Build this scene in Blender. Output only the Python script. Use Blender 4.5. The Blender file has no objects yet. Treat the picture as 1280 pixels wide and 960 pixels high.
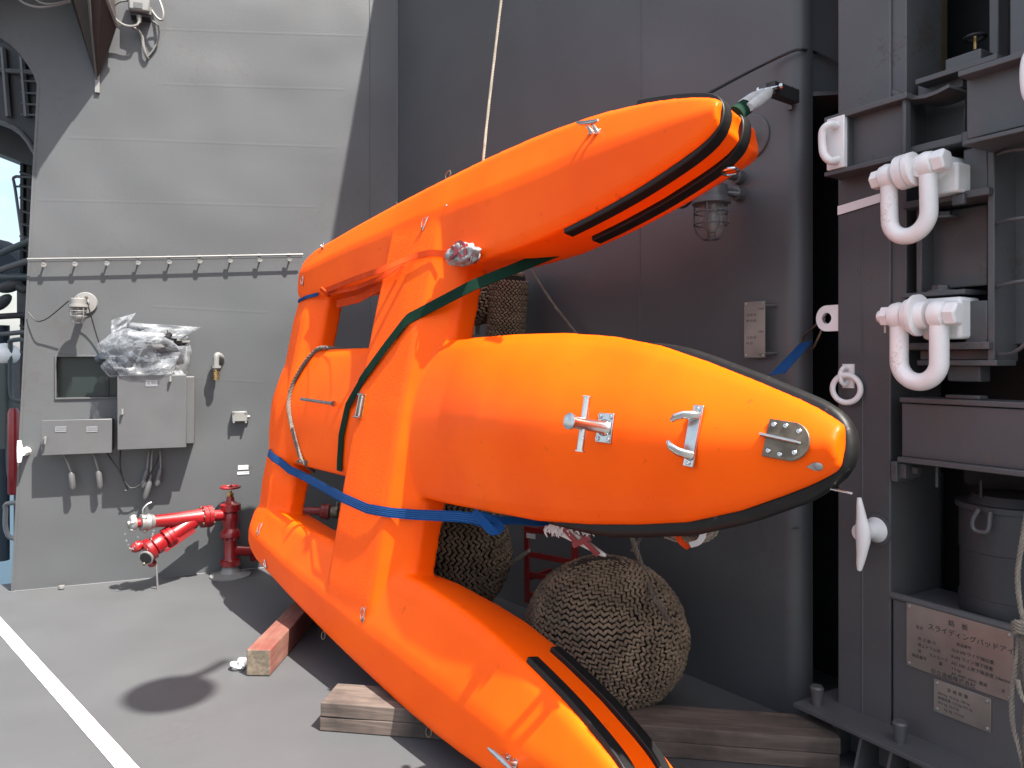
import bpy, bmesh, math, random
from mathutils import Vector, Matrix, noise
random.seed(7)
R = math.radians
V = Vector
scene = bpy.context.scene
COL = scene.collection

# ------------------------------------------------------------------ camera, sky, sun, exposure
EYE = V((0, 0, 1.6)); FPX = 960.0; CX = 640.0; HY = 450.0
cd = bpy.data.cameras.new('camera'); cam = bpy.data.objects.new('camera', cd); COL.objects.link(cam)
cam.location = EYE; cam.rotation_euler = (R(90), 0, 0)
cd.sensor_width = 36; cd.lens = 36 * FPX / 1280; cd.shift_y = -(480 - HY) / 1280
cd.clip_start = 0.05; cd.clip_end = 20000
scene.camera = cam
SUN = V((1.2, -1, 2.7)).normalized()
w = bpy.data.worlds.new('World'); scene.world = w; w.use_nodes = True
nt = w.node_tree; bg = nt.nodes['Background']; bg.inputs[1].default_value = 0.092
sk = nt.nodes.new('ShaderNodeTexSky'); sk.sky_type = 'NISHITA'; sk.sun_disc = False
sk.sun_elevation = math.asin(SUN.z); sk.sun_rotation = math.atan2(SUN.x, SUN.y)
sk.dust_density = 4.0; sk.air_density = 1.2
wt = nt.nodes.new('ShaderNodeTexCoord'); wn = nt.nodes.new('ShaderNodeTexNoise'); wn.inputs['Scale'].default_value = 2.2; wn.inputs['Detail'].default_value = 7
wm = nt.nodes.new('ShaderNodeMapping'); wm.inputs['Scale'].default_value = (1, 1, 2.6); nt.links.new(wt.outputs['Generated'], wm.inputs[0]); nt.links.new(wm.outputs[0], wn.inputs['Vector'])
wr = nt.nodes.new('ShaderNodeMapRange'); wr.inputs[1].default_value = .42; wr.inputs[2].default_value = .66; wr.inputs[4].default_value = .75; nt.links.new(wn.outputs[0], wr.inputs[0])
wx = nt.nodes.new('ShaderNodeMix'); wx.data_type = 'RGBA'; nt.links.new(wr.outputs[0], wx.inputs[0]); nt.links.new(sk.outputs[0], wx.inputs[6]); wx.inputs[7].default_value = (6.2, 6.3, 6.5, 1)   # thin white cloud
nt.links.new(wx.outputs[2], bg.inputs[0])
sl = bpy.data.lights.new('sun', 'SUN'); sun = bpy.data.objects.new('sun', sl); COL.objects.link(sun)
sl.energy = 4.7; sl.angle = R(0.53); sl.color = (1.0, 0.955, 0.88)
sun.rotation_euler = SUN.to_track_quat('Z', 'Y').to_euler(); sun.location = (4, -4, 12)
scene.view_settings.view_transform = 'Standard'; scene.view_settings.look = 'None'
scene.view_settings.exposure = 1.75; scene.view_settings.gamma = 1
try:
    scene.cycles.max_bounces = 8; scene.cycles.transparent_max_bounces = 16
except Exception: pass

# ------------------------------------------------------------------ planes of the place
class Frame:
    def __init__(s, o, x, y, z): s.o, s.x, s.y, s.z = V(o), V(x).normalized(), V(y).normalized(), V(z).normalized()
    def p(s, a, b, c=0.0): return s.o + s.x * a + s.y * b + s.z * c
    def px(s, u, v, c=0.0):                    # sight line through a picture point meets the plane at height c
        r = V(((u - CX) / FPX, 1, -(v - HY) / FPX)); o = s.o + s.z * c
        t = (o - EYE).dot(s.z) / r.dot(s.z); q = EYE + r * t - s.o
        return q.dot(s.x), q.dot(s.y)
    def w(s, u, v, c=0.0):
        a, b = s.px(u, v, c); return s.p(a, b, c)
CORNER = V((-0.938, 6.295, 0))
FA = Frame(CORNER, (.9296, .3685, 0), (0, 0, 1), (.3685, -.9296, 0))         # sunlit wall
FB = Frame(CORNER, (.6080, -.7939, 0), (0, 0, 1), (-.7939, -.6080, 0))       # shaded wall
FC = Frame((1.357, 3.2, 0), (.515, -.857, 0), (0, 0, 1), (-.857, -.515, 0))  # davit frame at the right
FD = Frame((0, 0, 0), (1, 0, 0), (0, 1, 0), (0, 0, 1))                       # deck
ka = V((.61980634, -.7847548, 0)); kw = V((.15590671, .12313651, .98006658)); kn = V((-.76911195, -.60745148, .19866933))
KO = V((-1.584, 4.752, .368)); KS = .88
def K(u, v, n=0.0): return KO + (ka * u + kw * (v + 1.13) + kn * n) * KS     # craft coordinates
FK = Frame(KO, ka, kw, kn)
def kpx(u, v, n=0.0):
    a, b = FK.px(u, v, n * KS); return a / KS, b / KS - 1.13

# ------------------------------------------------------------------ materials
def new_mat(name):
    m = bpy.data.materials.new(name); m.use_nodes = True
    return m, m.node_tree, m.node_tree.nodes['Principled BSDF']
def paint(name, col, rough=.5, metal=0.0, var=.06, vscale=3.0, bump=.15, bscale=120.0, wave=0.0, wscale=1.6,
          streak=0.0, streakcol=(.10, .07, .045), coat=0.0, spots=0.0, spotcol=(.05, .04, .03), spotscale=30, tint=None, spec=.5, bdist=.002, rust=0.0, rustcol=(.10, .035, .012), rscale=1.6, rthr=.60):
    if 'orange' not in name and 'white' not in name and 'fender' not in name: col = tuple(c * .85 for c in col); rustcol = tuple(c * .85 for c in rustcol)
    m, t, b = new_mat(name); N = t.nodes.new; L = t.links.new
    tc = N('ShaderNodeTexCoord')
    n1 = N('ShaderNodeTexNoise'); n1.inputs['Scale'].default_value = vscale; n1.inputs['Detail'].default_value = 6
    L(tc.outputs['Object'], n1.inputs['Vector'])
    mx = N('ShaderNodeMix'); mx.data_type = 'RGBA'
    lo = tuple(c * (1 - var) for c in col) + (1,); hi = tuple(min(1, c * (1 + var)) for c in col) + (1,)
    if tint: hi = tuple(tint) + (1,)
    mx.inputs[6].default_value = lo; mx.inputs[7].default_value = hi
    mr = N('ShaderNodeMapRange'); mr.inputs[1].default_value = .35; mr.inputs[2].default_value = .65
    L(n1.outputs[0], mr.inputs[0]); L(mr.outputs[0], mx.inputs[0])
    out = mx.outputs[2]
    if streak:
        mp = N('ShaderNodeMapping'); mp.inputs['Scale'].default_value = (7, 7, .45); L(tc.outputs['Object'], mp.inputs[0])
        n2 = N('ShaderNodeTexNoise'); n2.inputs['Scale'].default_value = 1.3; n2.inputs['Detail'].default_value = 5; L(mp.outputs[0], n2.inputs['Vector'])
        r2 = N('ShaderNodeMapRange'); r2.inputs[1].default_value = .52; r2.inputs[2].default_value = .8; r2.inputs[4].default_value = streak
        L(n2.outputs[0], r2.inputs[0])
        m2 = N('ShaderNodeMix'); m2.data_type = 'RGBA'; L(r2.outputs[0], m2.inputs[0]); L(out, m2.inputs[6]); m2.inputs[7].default_value = streakcol + (1,)
        out = m2.outputs[2]
    if spots:
        n3 = N('ShaderNodeTexNoise'); n3.inputs['Scale'].default_value = spotscale; n3.inputs['Detail'].default_value = 8; n3.inputs['Roughness'].default_value = .7
        L(tc.outputs['Object'], n3.inputs['Vector'])
        r3 = N('ShaderNodeMapRange'); r3.inputs[1].default_value = .64; r3.inputs[2].default_value = .70; r3.inputs[4].default_value = spots
        L(n3.outputs[0], r3.inputs[0])
        m3 = N('ShaderNodeMix'); m3.data_type = 'RGBA'; L(r3.outputs[0], m3.inputs[0]); L(out, m3.inputs[6]); m3.inputs[7].default_value = spotcol + (1,)
        out = m3.outputs[2]
    if rust:       # patches of rust and grime: a broad mask broken up by a fine one
        ra = N('ShaderNodeTexNoise'); ra.inputs['Scale'].default_value = rscale; ra.inputs['Detail'].default_value = 3; L(tc.outputs['Object'], ra.inputs['Vector'])
        rb = N('ShaderNodeTexNoise'); rb.inputs['Scale'].default_value = rscale * 22; rb.inputs['Detail'].default_value = 7; rb.inputs['Roughness'].default_value = .75; L(tc.outputs['Object'], rb.inputs['Vector'])
        ml = N('ShaderNodeMath'); ml.operation = 'MULTIPLY_ADD'; ml.inputs[1].default_value = .55; L(ra.outputs[0], ml.inputs[0])
        m5 = N('ShaderNodeMath'); m5.operation = 'MULTIPLY'; m5.inputs[1].default_value = .5; L(rb.outputs[0], m5.inputs[0]); L(m5.outputs[0], ml.inputs[2])
        rr = N('ShaderNodeMapRange'); rr.inputs[1].default_value = rthr; rr.inputs[2].default_value = rthr + .07; rr.inputs[4].default_value = rust; L(ml.outputs[0], rr.inputs[0])
        m4 = N('ShaderNodeMix'); m4.data_type = 'RGBA'; L(rr.outputs[0], m4.inputs[0]); L(out, m4.inputs[6]); m4.inputs[7].default_value = rustcol + (1,)
        out = m4.outputs[2]
    L(out, b.inputs['Base Color'])
    b.inputs['Roughness'].default_value = rough; b.inputs['Metallic'].default_value = metal
    b.inputs['Specular IOR Level'].default_value = spec
    if coat: b.inputs['Coat Weight'].default_value = coat; b.inputs['Coat Roughness'].default_value = .12
    nn = None
    if bump:
        nb = N('ShaderNodeTexNoise'); nb.inputs['Scale'].default_value = bscale; nb.inputs['Detail'].default_value = 3
        L(tc.outputs['Object'], nb.inputs['Vector'])
        bm = N('ShaderNodeBump'); bm.inputs['Strength'].default_value = bump; bm.inputs['Distance'].default_value = bdist
        L(nb.outputs[0], bm.inputs['Height']); nn = bm.outputs[0]
    if wave:
        nw = N('ShaderNodeTexNoise'); nw.inputs['Scale'].default_value = wscale; nw.inputs['Detail'].default_value = 1
        L(tc.outputs['Object'], nw.inputs['Vector'])
        bw = N('ShaderNodeBump'); bw.inputs['Strength'].default_value = 1; bw.inputs['Distance'].default_value = wave
        L(nw.outputs[0], bw.inputs['Height'])
        if nn: L(nn, bw.inputs['Normal'])
        nn = bw.outputs[0]
    if nn: L(nn, b.inputs['Normal'])
    return m
M = {}
M['wall'] = paint('navy_grey_paint', (.081, .085, .090), .42, rust=.35, rustcol=(.07, .055, .042), rscale=.9, rthr=.60, var=.05, vscale=1.1, wave=.045, wscale=1.3, streak=.12, streakcol=(.09, .082, .072), bump=.25, bscale=60)
M['wallb'] = M['wall']
M['deck'] = paint('deck_grey_paint', (.074, .0765, .081), .62, rust=.28, rustcol=(.06, .054, .048), rscale=1.1, rthr=.585, var=.06, vscale=2.2, bump=.35, bscale=260, wave=.01, wscale=2, spots=.25, spotcol=(.05, .05, .05), spotscale=5)
M['grey'] = paint('fitting_grey_paint', (.09, .092, .096), .4, var=.06, vscale=6, streak=.15, streakcol=(.07,.06,.05), bump=.2, bscale=90)
M['cgrey'] = paint('davit_grey_paint', (.088, .089, .093), .45, rust=.6, rustcol=(.06, .035, .022), rscale=3, rthr=.61, var=.08, vscale=3, streak=.25, streakcol=(.12, .08, .06), bump=.3, bscale=70, spots=.4, spotcol=(.13, .09, .06), spotscale=9)
M['light'] = paint('pale_grey_paint', (.2, .2, .196), .4, var=.08, vscale=9, streak=.25, streakcol=(.25, .2, .15), bump=.2)
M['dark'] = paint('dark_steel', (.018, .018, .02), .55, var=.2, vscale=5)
M['brown'] = paint('rusty_ochre_steel', (.10, .075, .035), .6, var=.3, vscale=9)
M['white'] = paint('white_gloss_paint', (.80, .785, .77), .38, rust=.5, rustcol=(.40, .26, .17), rscale=5, rthr=.645, var=.06, vscale=7, bump=.35, bscale=110, spots=.2, spotcol=(.5, .4, .33), spotscale=16)
M['linewhite'] = paint('line_white', (.82, .82, .82), .55, var=.03, spots=.3, spotcol=(.5, .5, .5), spotscale=40)
OR = (1.0, .096, .0008)
M['orange'] = paint('fluorescent_orange_gelcoat', OR, .40, var=.09, vscale=2.2, bump=.05, bscale=40, tint=(1.0, .113, .001), coat=.0, spec=.13, rust=.55, rustcol=(.42, .05, .01), rscale=2.1, rthr=.69, spots=.55, spotcol=(.38, .045, .01), spotscale=15)
M['nonskid'] = paint('orange_nonskid', (1.0, .096, .001), .5, var=.06, vscale=3, bump=1.0, bscale=150, tint=(1.0, .113, .0015), bdist=.004, spec=.15)
M['rubber'] = paint('black_rubber', (.008, .0075, .0075), .5, spec=.3, var=.25, vscale=14, bump=.3, bscale=60, spots=.0)
M['scuff'] = paint('scuffed_black_rubber', (.009, .0085, .0085), .5, spec=.3, var=.25, vscale=14, bump=.3, bscale=60, spots=.6, spotcol=(.22, .15, .13), spotscale=26)
M['steel'] = paint('stainless_steel', (.62, .62, .61), .22, 1.0, var=.1, vscale=20, bump=.1, spots=.5, spotcol=(.35, .3, .25), spotscale=60)
M['tarnish'] = paint('tarnished_steel', (.17, .135, .10), .45, .7, var=.3, vscale=25, bump=.3, spots=.7, spotcol=(.09, .065, .04), spotscale=25)
M['galv'] = paint('galvanised_steel', (.36, .36, .35), .45, .6, var=.15, vscale=30, bump=.2)
M['brass'] = paint('brass', (.55, .36, .14), .35, .9, var=.2, vscale=30)
M['red'] = paint('hydrant_red_paint', (.24, .006, .009), .36, rust=.7, rustcol=(.11, .02, .015), rscale=7, rthr=.60, var=.12, vscale=10, bump=.2, bscale=50, coat=.3, spots=.25, spotcol=(.3, .02, .015), spotscale=20)
M['darkred'] = paint('dull_red_paint', (.2, .012, .012), .4, var=.15, vscale=8)
M['cable'] = paint('black_cable', (.02, .02, .022), .5, var=.1)
M['whitecable'] = paint('painted_cable', (.19, .19, .18), .5, var=.1)
M['blue'] = paint('blue_webbing', (.004, .05, .17), .85, spec=.15, var=.12, vscale=50, bump=.5, bscale=200)
M['bluestripe'] = paint('pale_blue_stitch', (.02, .1, .3), .8, var=.1)
M['green'] = paint('green_webbing', (.004, .026, .015), .85, spec=.12, var=.12, vscale=12, bump=.3, bscale=200)
M['redweb'] = paint('orange_red_webbing', (.52, .045, .006), .85, spec=.12, var=.1, vscale=10, bump=.5, bscale=200)
M['tape'] = paint('white_tape', (.5, .5, .5), .5, var=.08, vscale=20, bump=.4, bscale=60)
M['rope'] = paint('weathered_rope', (.13, .105, .085), .9, var=.2, vscale=25, bump=.5, bscale=180)
M['palerope'] = paint('pale_rope', (.27, .235, .19), .85, var=.15, vscale=25, bump=.5, bscale=180)
M['weave'] = paint('woven_fender_rope', (.155, .112, .076), .95, var=.3, vscale=9, bump=.6, bscale=160)
M['core'] = paint('fender_core', (.02, .015, .011), 1.0, var=.2)
M['rag'] = paint('frayed_white_cloth', (.6, .58, .56), .9, var=.15, vscale=30, bump=.8, bscale=40)
M['label'] = paint('label_white', (.5, .5, .51), .5, var=.02, bump=0)
M['bayshade'] = paint('bay_shade_grey', (.035, .036, .04), .55, var=.15, vscale=5, bump=.3)  # grey darkened to put the bay's shade into the colour
M['labelgrey'] = paint('label_pale_grey', (.19, .20, .215), .5, var=.02, bump=0)
M['ink'] = paint('label_ink', (.03, .03, .035), .6, var=.0, bump=0)
M['tank'] = paint('white_tank', (.7, .72, .72), .4)
M['teal'] = paint('teal_paint', (.05, .068, .07), .45)
M['navy'] = paint('navy_canvas', (.012, .025, .04), .7)
M['ivory'] = paint('ivory_plastic', (.62, .55, .45), .5, var=.08, vscale=20)
M['plate'] = paint('name_plate_metal', (.27, .245, .215), .36, .35, var=.2, vscale=5, bump=.15, bscale=8, spots=.4, spotcol=(.28, .17, .14), spotscale=5)
M['bluecloth'] = paint('blue_grey_cover', (.032, .042, .056), .7, var=.25, vscale=8)

def wood(name, c1, c2, paintc=None):
    m, t, b = new_mat(name); N = t.nodes.new; L = t.links.new
    tc = N('ShaderNodeTexCoord'); mp = N('ShaderNodeMapping'); mp.inputs['Scale'].default_value = (1.2, 14, 14) ; L(tc.outputs['Object'], mp.inputs[0])
    n = N('ShaderNodeTexNoise'); n.inputs['Scale'].default_value = 3; n.inputs['Detail'].default_value = 8; n.inputs['Distortion'].default_value = .6; L(mp.outputs[0], n.inputs['Vector'])
    cr = N('ShaderNodeValToRGB'); cr.color_ramp.elements[0].position = .3; cr.color_ramp.elements[1].position = .7
    cr.color_ramp.elements[0].color = c1 + (1,); cr.color_ramp.elements[1].color = c2 + (1,)
    L(n.outputs[0], cr.inputs[0]); out = cr.outputs[0]
    n2 = N('ShaderNodeTexNoise'); n2.inputs['Scale'].default_value = 4; n2.inputs['Detail'].default_value = 6; L(tc.outputs['Object'], n2.inputs['Vector'])
    r2 = N('ShaderNodeMapRange'); r2.inputs[1].default_value = .42; r2.inputs[2].default_value = .62; L(n2.outputs[0], r2.inputs[0])
    mx = N('ShaderNodeMix'); mx.data_type = 'RGBA'; L(r2.outputs[0], mx.inputs[0]); L(out, mx.inputs[6]); mx.inputs[7].default_value = (paintc or tuple(c * .55 for c in c1)) + (1,)
    L(mx.outputs[2], b.inputs['Base Color']); b.inputs['Roughness'].default_value = .8
    bm = N('ShaderNodeBump'); bm.inputs['Strength'].default_value = .6; bm.inputs['Distance'].default_value = .004; L(n.outputs[0], bm.inputs['Height']); L(bm.outputs[0], b.inputs['Normal'])
    return m
M['redwood'] = wood('red_painted_timber', (.12, .05, .036), (.21, .10, .07), (.14, .035, .026))
M['endwood'] = wood('bare_end_grain', (.09, .075, .055), (.2, .155, .11))
M['greywood'] = wood('weathered_timber', (.062, .047, .040), (.145, .108, .088))
M['pinkwood'] = wood('pinkish_timber_top', (.13, .075, .065), (.21, .13, .11))

m, t, b = new_mat('clear_lamp_glass'); b.inputs['Roughness'].default_value = .05; b.inputs['Alpha'].default_value = .28; b.inputs['Base Color'].default_value = (.35, .37, .37, 1); M['glass'] = m
m, t, b = new_mat('dark_window_glass'); b.inputs['Roughness'].default_value = .35; b.inputs['Base Color'].default_value = (.011, .017, .016, 1); M['pane'] = m
m, t, b = new_mat('frosted_bulb'); b.inputs['Roughness'].default_value = .3; b.inputs['Base Color'].default_value = (.14, .13, .12, 1); M['bulb'] = m
m, t, b = new_mat('clear_polythene'); b.inputs['Roughness'].default_value = .30; b.inputs['Base Color'].default_value = (.30, .32, .35, 1); b.inputs['Specular IOR Level'].default_value = .35
N = t.nodes.new; lw = N('ShaderNodeLayerWeight'); lw.inputs[0].default_value = .35; nz = N('ShaderNodeTexNoise'); nz.inputs['Scale'].default_value = 6; nz.inputs['Distortion'].default_value = 1.2; nz.inputs['Detail'].default_value = 3
tc = N('ShaderNodeTexCoord'); t.links.new(tc.outputs['Object'], nz.inputs['Vector'])
ad = N('ShaderNodeMath'); ad.operation = 'MULTIPLY_ADD'; t.links.new(lw.outputs[1], ad.inputs[0]); ad.inputs[1].default_value = .35; 
sb = N('ShaderNodeMath'); sb.operation = 'SUBTRACT'; sb.inputs[1].default_value = .5; t.links.new(nz.outputs[0], sb.inputs[0]); ab = N('ShaderNodeMath'); ab.operation = 'ABSOLUTE'; t.links.new(sb.outputs[0], ab.inputs[0])
mr = N('ShaderNodeMapRange'); mr.inputs[1].default_value = .0; mr.inputs[2].default_value = .055; mr.inputs[3].default_value = .30; mr.inputs[4].default_value = .13; t.links.new(ab.outputs[0], mr.inputs[0]); t.links.new(mr.outputs[0], ad.inputs[2])
t.links.new(ad.outputs[0], b.inputs['Alpha']); M['poly'] = m
m, t, b = new_mat('sea_water'); b.inputs['Base Color'].default_value = (.012, .03, .045, 1); b.inputs['Roughness'].default_value = .35
nz = t.nodes.new('ShaderNodeTexNoise'); nz.inputs['Scale'].default_value = 1.5; bp = t.nodes.new('ShaderNodeBump'); bp.inputs['Strength'].default_value = .6; t.links.new(nz.outputs[0], bp.inputs['Height']); t.links.new(bp.outputs[0], b.inputs['Normal'])
tc = t.nodes.new('ShaderNodeTexCoord'); t.links.new(tc.outputs['Object'], nz.inputs['Vector']); M['sea'] = m
M['hill'] = paint('wooded_hill', (.05, .08, .05), .9, var=.3, vscale=.01)

# ------------------------------------------------------------------ mesh helpers
ROOTLOC = {}
def setp(o, label=None, cat=None, group=None, kind=None):
    if label: o['label'] = label
    if cat: o['category'] = cat
    if group: o['group'] = group
    if kind: o['kind'] = kind
    return o
def thing(name, label, cat, loc, group=None):
    o = bpy.data.objects.new(name, None); COL.objects.link(o); o.location = loc
    o.empty_display_size = .1; ROOTLOC[o.name] = V(loc)
    return setp(o, label, cat, group)
class MB:
    def __init__(s): s.v = []; s.f = []; s.mi = []; s.cur = 0
    def add(s, vs, fs):
        k = len(s.v); s.v += [V(q) for q in vs]; s.f += [tuple(i + k for i in f) for f in fs]; s.mi += [s.cur] * len(fs)
        return s
    def hexa(s, c):   # 0-3 back ring, 4-7 front ring
        return s.add(c, [(3, 2, 1, 0), (4, 5, 6, 7), (0, 1, 5, 4), (1, 2, 6, 5), (2, 3, 7, 6), (3, 0, 4, 7)])
    def box(s, fr, a0, a1, b0, b1, c0, c1):
        return s.hexa([fr.p(a, b, c) for c in (c0, c1) for a, b in ((a0, b0), (a1, b0), (a1, b1), (a0, b1))])
    def boxpx(s, fr, x0, y0, x1, y1, c0, c1):
        ym = (y0 + y1) / 2; xm = (x0 + x1) / 2
        a0 = fr.px(x0, ym, c1)[0]; a1 = fr.px(x1, ym, c1)[0]; b1 = fr.px(xm, y0, c1)[1]; b0 = fr.px(xm, y1, c1)[1]
        return s.box(fr, a0, a1, b0, b1, c0, c1)
    def prism(s, pts, off):
        n = len(pts); off = V(off)
        return s.add([V(p) for p in pts] + [V(p) + off for p in pts],
                     [tuple(reversed(range(n))), tuple(range(n, 2 * n))] + [(i, (i + 1) % n, n + (i + 1) % n, n + i) for i in range(n)])
    def tube(s, pts, r, seg=8, closed=False, flat=1.0, up=None):
        pts = [V(p) for p in pts]; n = len(pts); vs = []; prev = None
        for i, p in enumerate(pts):
            if closed: tdir = pts[(i + 1) % n] - pts[i - 1]
            else: tdir = pts[min(i + 1, n - 1)] - pts[max(i - 1, 0)]
            if tdir.length < 1e-9: tdir = V((0, 0, 1))
            tdir.normalize()
            if up is not None: a = V(up) - tdir * tdir.dot(V(up))
            elif prev is None:
                a = tdir.orthogonal()
            else: a = prev - tdir * prev.dot(tdir)
            a.normalize(); prev = a; bb = tdir.cross(a)
            ri = r[i] if isinstance(r, (list, tuple)) else r
            for k in range(seg):
                an = 2 * math.pi * k / seg
                vs.append(p + a * math.cos(an) * ri * flat + bb * math.sin(an) * ri)
        fs = []
        for i in range(n if closed else n - 1):
            j = (i + 1) % n
            for k in range(seg):
                k2 = (k + 1) % seg; fs.append((i * seg + k, i * seg + k2, j * seg + k2, j * seg + k))
        if not closed: fs += [tuple(reversed(range(seg))), tuple(range((n - 1) * seg, n * seg))]
        return s.add(vs, fs)
    def lathe(s, o, ax, prof, seg=24, ph=0.0):
        o = V(o); ax = V(ax).normalized(); a = ax.orthogonal().normalized(); bb = ax.cross(a); vs = []
        for d, r in prof:
            for k in range(seg):
                an = 2 * math.pi * k / seg + ph; vs.append(o + ax * d + a * math.cos(an) * r + bb * math.sin(an) * r)
        fs = [tuple(reversed(range(seg))), tuple(range((len(prof) - 1) * seg, len(prof) * seg))]
        for i in range(len(prof) - 1):
            for k in range(seg):
                k2 = (k + 1) % seg; fs.append((i * seg + k, i * seg + k2, (i + 1) * seg + k2, (i + 1) * seg + k))
        return s.add(vs, fs)
    def ell(s, o, ax, rx, r, seg=12, rings=8):
        prof = [(-rx * math.cos(math.pi * i / rings), max(1e-4, r * math.sin(math.pi * i / rings))) for i in range(rings + 1)]
        return s.lathe(o, ax, prof, seg)
    def torus(s, o, ax, R0, r, seg=28, sg=8, a0=0, a1=2 * math.pi, ref=None):
        ax = V(ax).normalized(); a = (V(ref) - ax * V(ref).dot(ax)).normalized() if ref is not None else ax.orthogonal().normalized(); bb = ax.cross(a)
        full = abs(a1 - a0 - 2 * math.pi) < 1e-6; n = seg if full else seg + 1
        pts = [V(o) + (a * math.cos(a0 + (a1 - a0) * i / seg) + bb * math.sin(a0 + (a1 - a0) * i / seg)) * R0 for i in range(n)]
        return s.tube(pts, r, sg, closed=full)
    def band(s, pts, nrms, wdt, th):   # webbing: a flat strap with thickness
        pts = [V(p) for p in pts]; n = len(pts); vs = []
        for i, p in enumerate(pts):
            tdir = (pts[min(i + 1, n - 1)] - pts[max(i - 1, 0)]).normalized(); nn = V(nrms[i] if isinstance(nrms, list) else nrms)
            nn = (nn - tdir * nn.dot(tdir)).normalized(); sd = tdir.cross(nn)
            for q in (p - sd * wdt / 2 - nn * th / 2, p + sd * wdt / 2 - nn * th / 2, p + sd * wdt / 2 + nn * th / 2, p - sd * wdt / 2 + nn * th / 2): vs.append(q)
        fs = [(3, 2, 1, 0), tuple(range(4 * n - 4, 4 * n))]
        for i in range(n - 1):
            for k in range(4):
                k2 = (k + 1) % 4; fs.append((i * 4 + k, i * 4 + k2, i * 4 + 4 + k2, i * 4 + 4 + k))
        return s.add(vs, fs)
    def rope(s, pts, r, pitch=None, strands=3, seg=5, step=None):
        pts = smooth_path(pts, step or r * 1.1); pitch = pitch or r * 7; n = len(pts)
        fr = []; prev = None; L = 0
        for i, p in enumerate(pts):
            tdir = (pts[min(i + 1, n - 1)] - pts[max(i - 1, 0)]).normalized()
            a = tdir.orthogonal() if prev is None else prev - tdir * prev.dot(tdir)
            a.normalize(); prev = a
            if i: L += (p - pts[i - 1]).length
            fr.append((p, a, tdir.cross(a), L))
        for k in range(strands):
            s.tube([p + (a * math.cos(2 * math.pi * (l / pitch + k / strands)) + bb * math.sin(2 * math.pi * (l / pitch + k / strands))) * r * .52 for p, a, bb, l in fr], r * .56, seg)
        return s
    def build(s, name, mat, parent=None, label=None, cat=None, group=None, kind=None, loc=None, smooth=True, ang=38, bevel=0.0):
        if parent is not None: off = ROOTLOC[parent.name]
        elif loc is not None: off = V(loc)
        else:
            xs = [v.x for v in s.v]; ys = [v.y for v in s.v]; off = V(((min(xs) + max(xs)) / 2, (min(ys) + max(ys)) / 2, min(v.z for v in s.v)))
            if kind == 'structure': off = V((0, 0, 0))
        me = bpy.data.meshes.new(name); me.from_pydata([v - off for v in s.v], [], s.f)
        mats = mat if isinstance(mat, (list, tuple)) else [mat]
        for q in mats: me.materials.append(M[q] if isinstance(q, str) else q)
        if len(mats) > 1: me.polygons.foreach_set('material_index', s.mi)
        bm = bmesh.new(); bm.from_mesh(me); bmesh.ops.recalc_face_normals(bm, faces=bm.faces); bm.to_mesh(me); bm.free()
        if smooth:
            me.polygons.foreach_set('use_smooth', [True] * len(me.polygons)); me.set_sharp_from_angle(angle=R(ang))
        o = bpy.data.objects.new(name, me); COL.objects.link(o)
        if parent is not None: o.parent = parent; ROOTLOC[o.name] = off
        else: o.location = off; ROOTLOC[o.name] = off
        if bevel:
            bv = o.modifiers.new('bevel', 'BEVEL'); bv.width = bevel; bv.segments = 2; bv.limit_method = 'ANGLE'; bv.angle_limit = R(40); bv.harden_normals = False
        return setp(o, label, cat, group, kind)
def smooth_path(pts, step):
    pts = [V(p) for p in pts]
    if len(pts) < 2: return pts
    P = [pts[0] * 2 - pts[1]] + pts + [pts[-1] * 2 - pts[-2]]; out = []
    for i in range(1, len(P) - 2):
        a, b, c, d = P[i - 1:i + 3]; n = max(2, int((c - b).length / step))
        for k in range(n):
            t = k / n
            out.append(.5 * ((2 * b) + (c - a) * t + (2 * a - 5 * b + 4 * c - d) * t * t + (3 * b - a - 3 * c + d) * t ** 3))
    out.append(pts[-1]); return out
def copy_tree(root, delta, label):
    c = root.copy(); COL.objects.link(c); c.location = root.location + V(delta); c['label'] = label
    def rec(o, p):
        for ch in o.children:
            d = ch.copy(); COL.objects.link(d); d.parent = p; rec(ch, d)
    rec(root, c); return c
def text_obj(txt, fr, a, b, c, size, mat, parent, name='lettering', align='LEFT', sx=1.0):
    cu = bpy.data.curves.new('lettering', 'FONT'); cu.body = txt; cu.size = size; cu.align_x = align; cu.resolution_u = 2
    to = bpy.data.objects.new('tmp', cu); COL.objects.link(to)
    dg = bpy.context.evaluated_depsgraph_get(); me = bpy.data.meshes.new_from_object(to.evaluated_get(dg))
    bpy.data.objects.remove(to); mb = MB()
    mb.add([fr.p(a + v.co.x * sx, b + v.co.y, c) for v in me.vertices], [tuple(p.vertices) for p in me.polygons])
    if not mb.v: return None
    return mb.build(name, mat, parent, smooth=False)
# ------------------------------------------------------------------ sea, far shore, deck
def S(name, mb, mat, **k): return mb.build(name, mat, kind='structure', **k)
S('sea', MB().add([(-6000, -2000, -7), (6000, -2000, -7), (6000, 9000, -7), (-6000, 9000, -7)], [(0, 1, 2, 3)]), 'sea')
hm = MB(); hp = []
for i in range(41):
    x = -6000 + i * 150; hp.append((x, 90 + 60 * noise.noise(V((i * .35, 0, 0))) + 35 * noise.noise(V((i * 1.1, 5, 0)))))
hm.add([(x, 5200, -7) for x, h in hp] + [(x, 5600, h * .8) for x, h in hp] + [(x, 6400, -7) for x, h in hp],
       [(i, i + 1, 42 + i, 41 + i) for i in range(40)] + [(41 + i, 42 + i, 83 + i, 82 + i) for i in range(40)])
S('far_shore_hill', hm, 'hill')
dk = [FD.p(-8, -6), FD.p(5, -6), FD.p(5, 8), FD.p(-.9, 6.9), FD.p(-3.75, 5.42), FD.p(-8, 5.15)]
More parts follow.
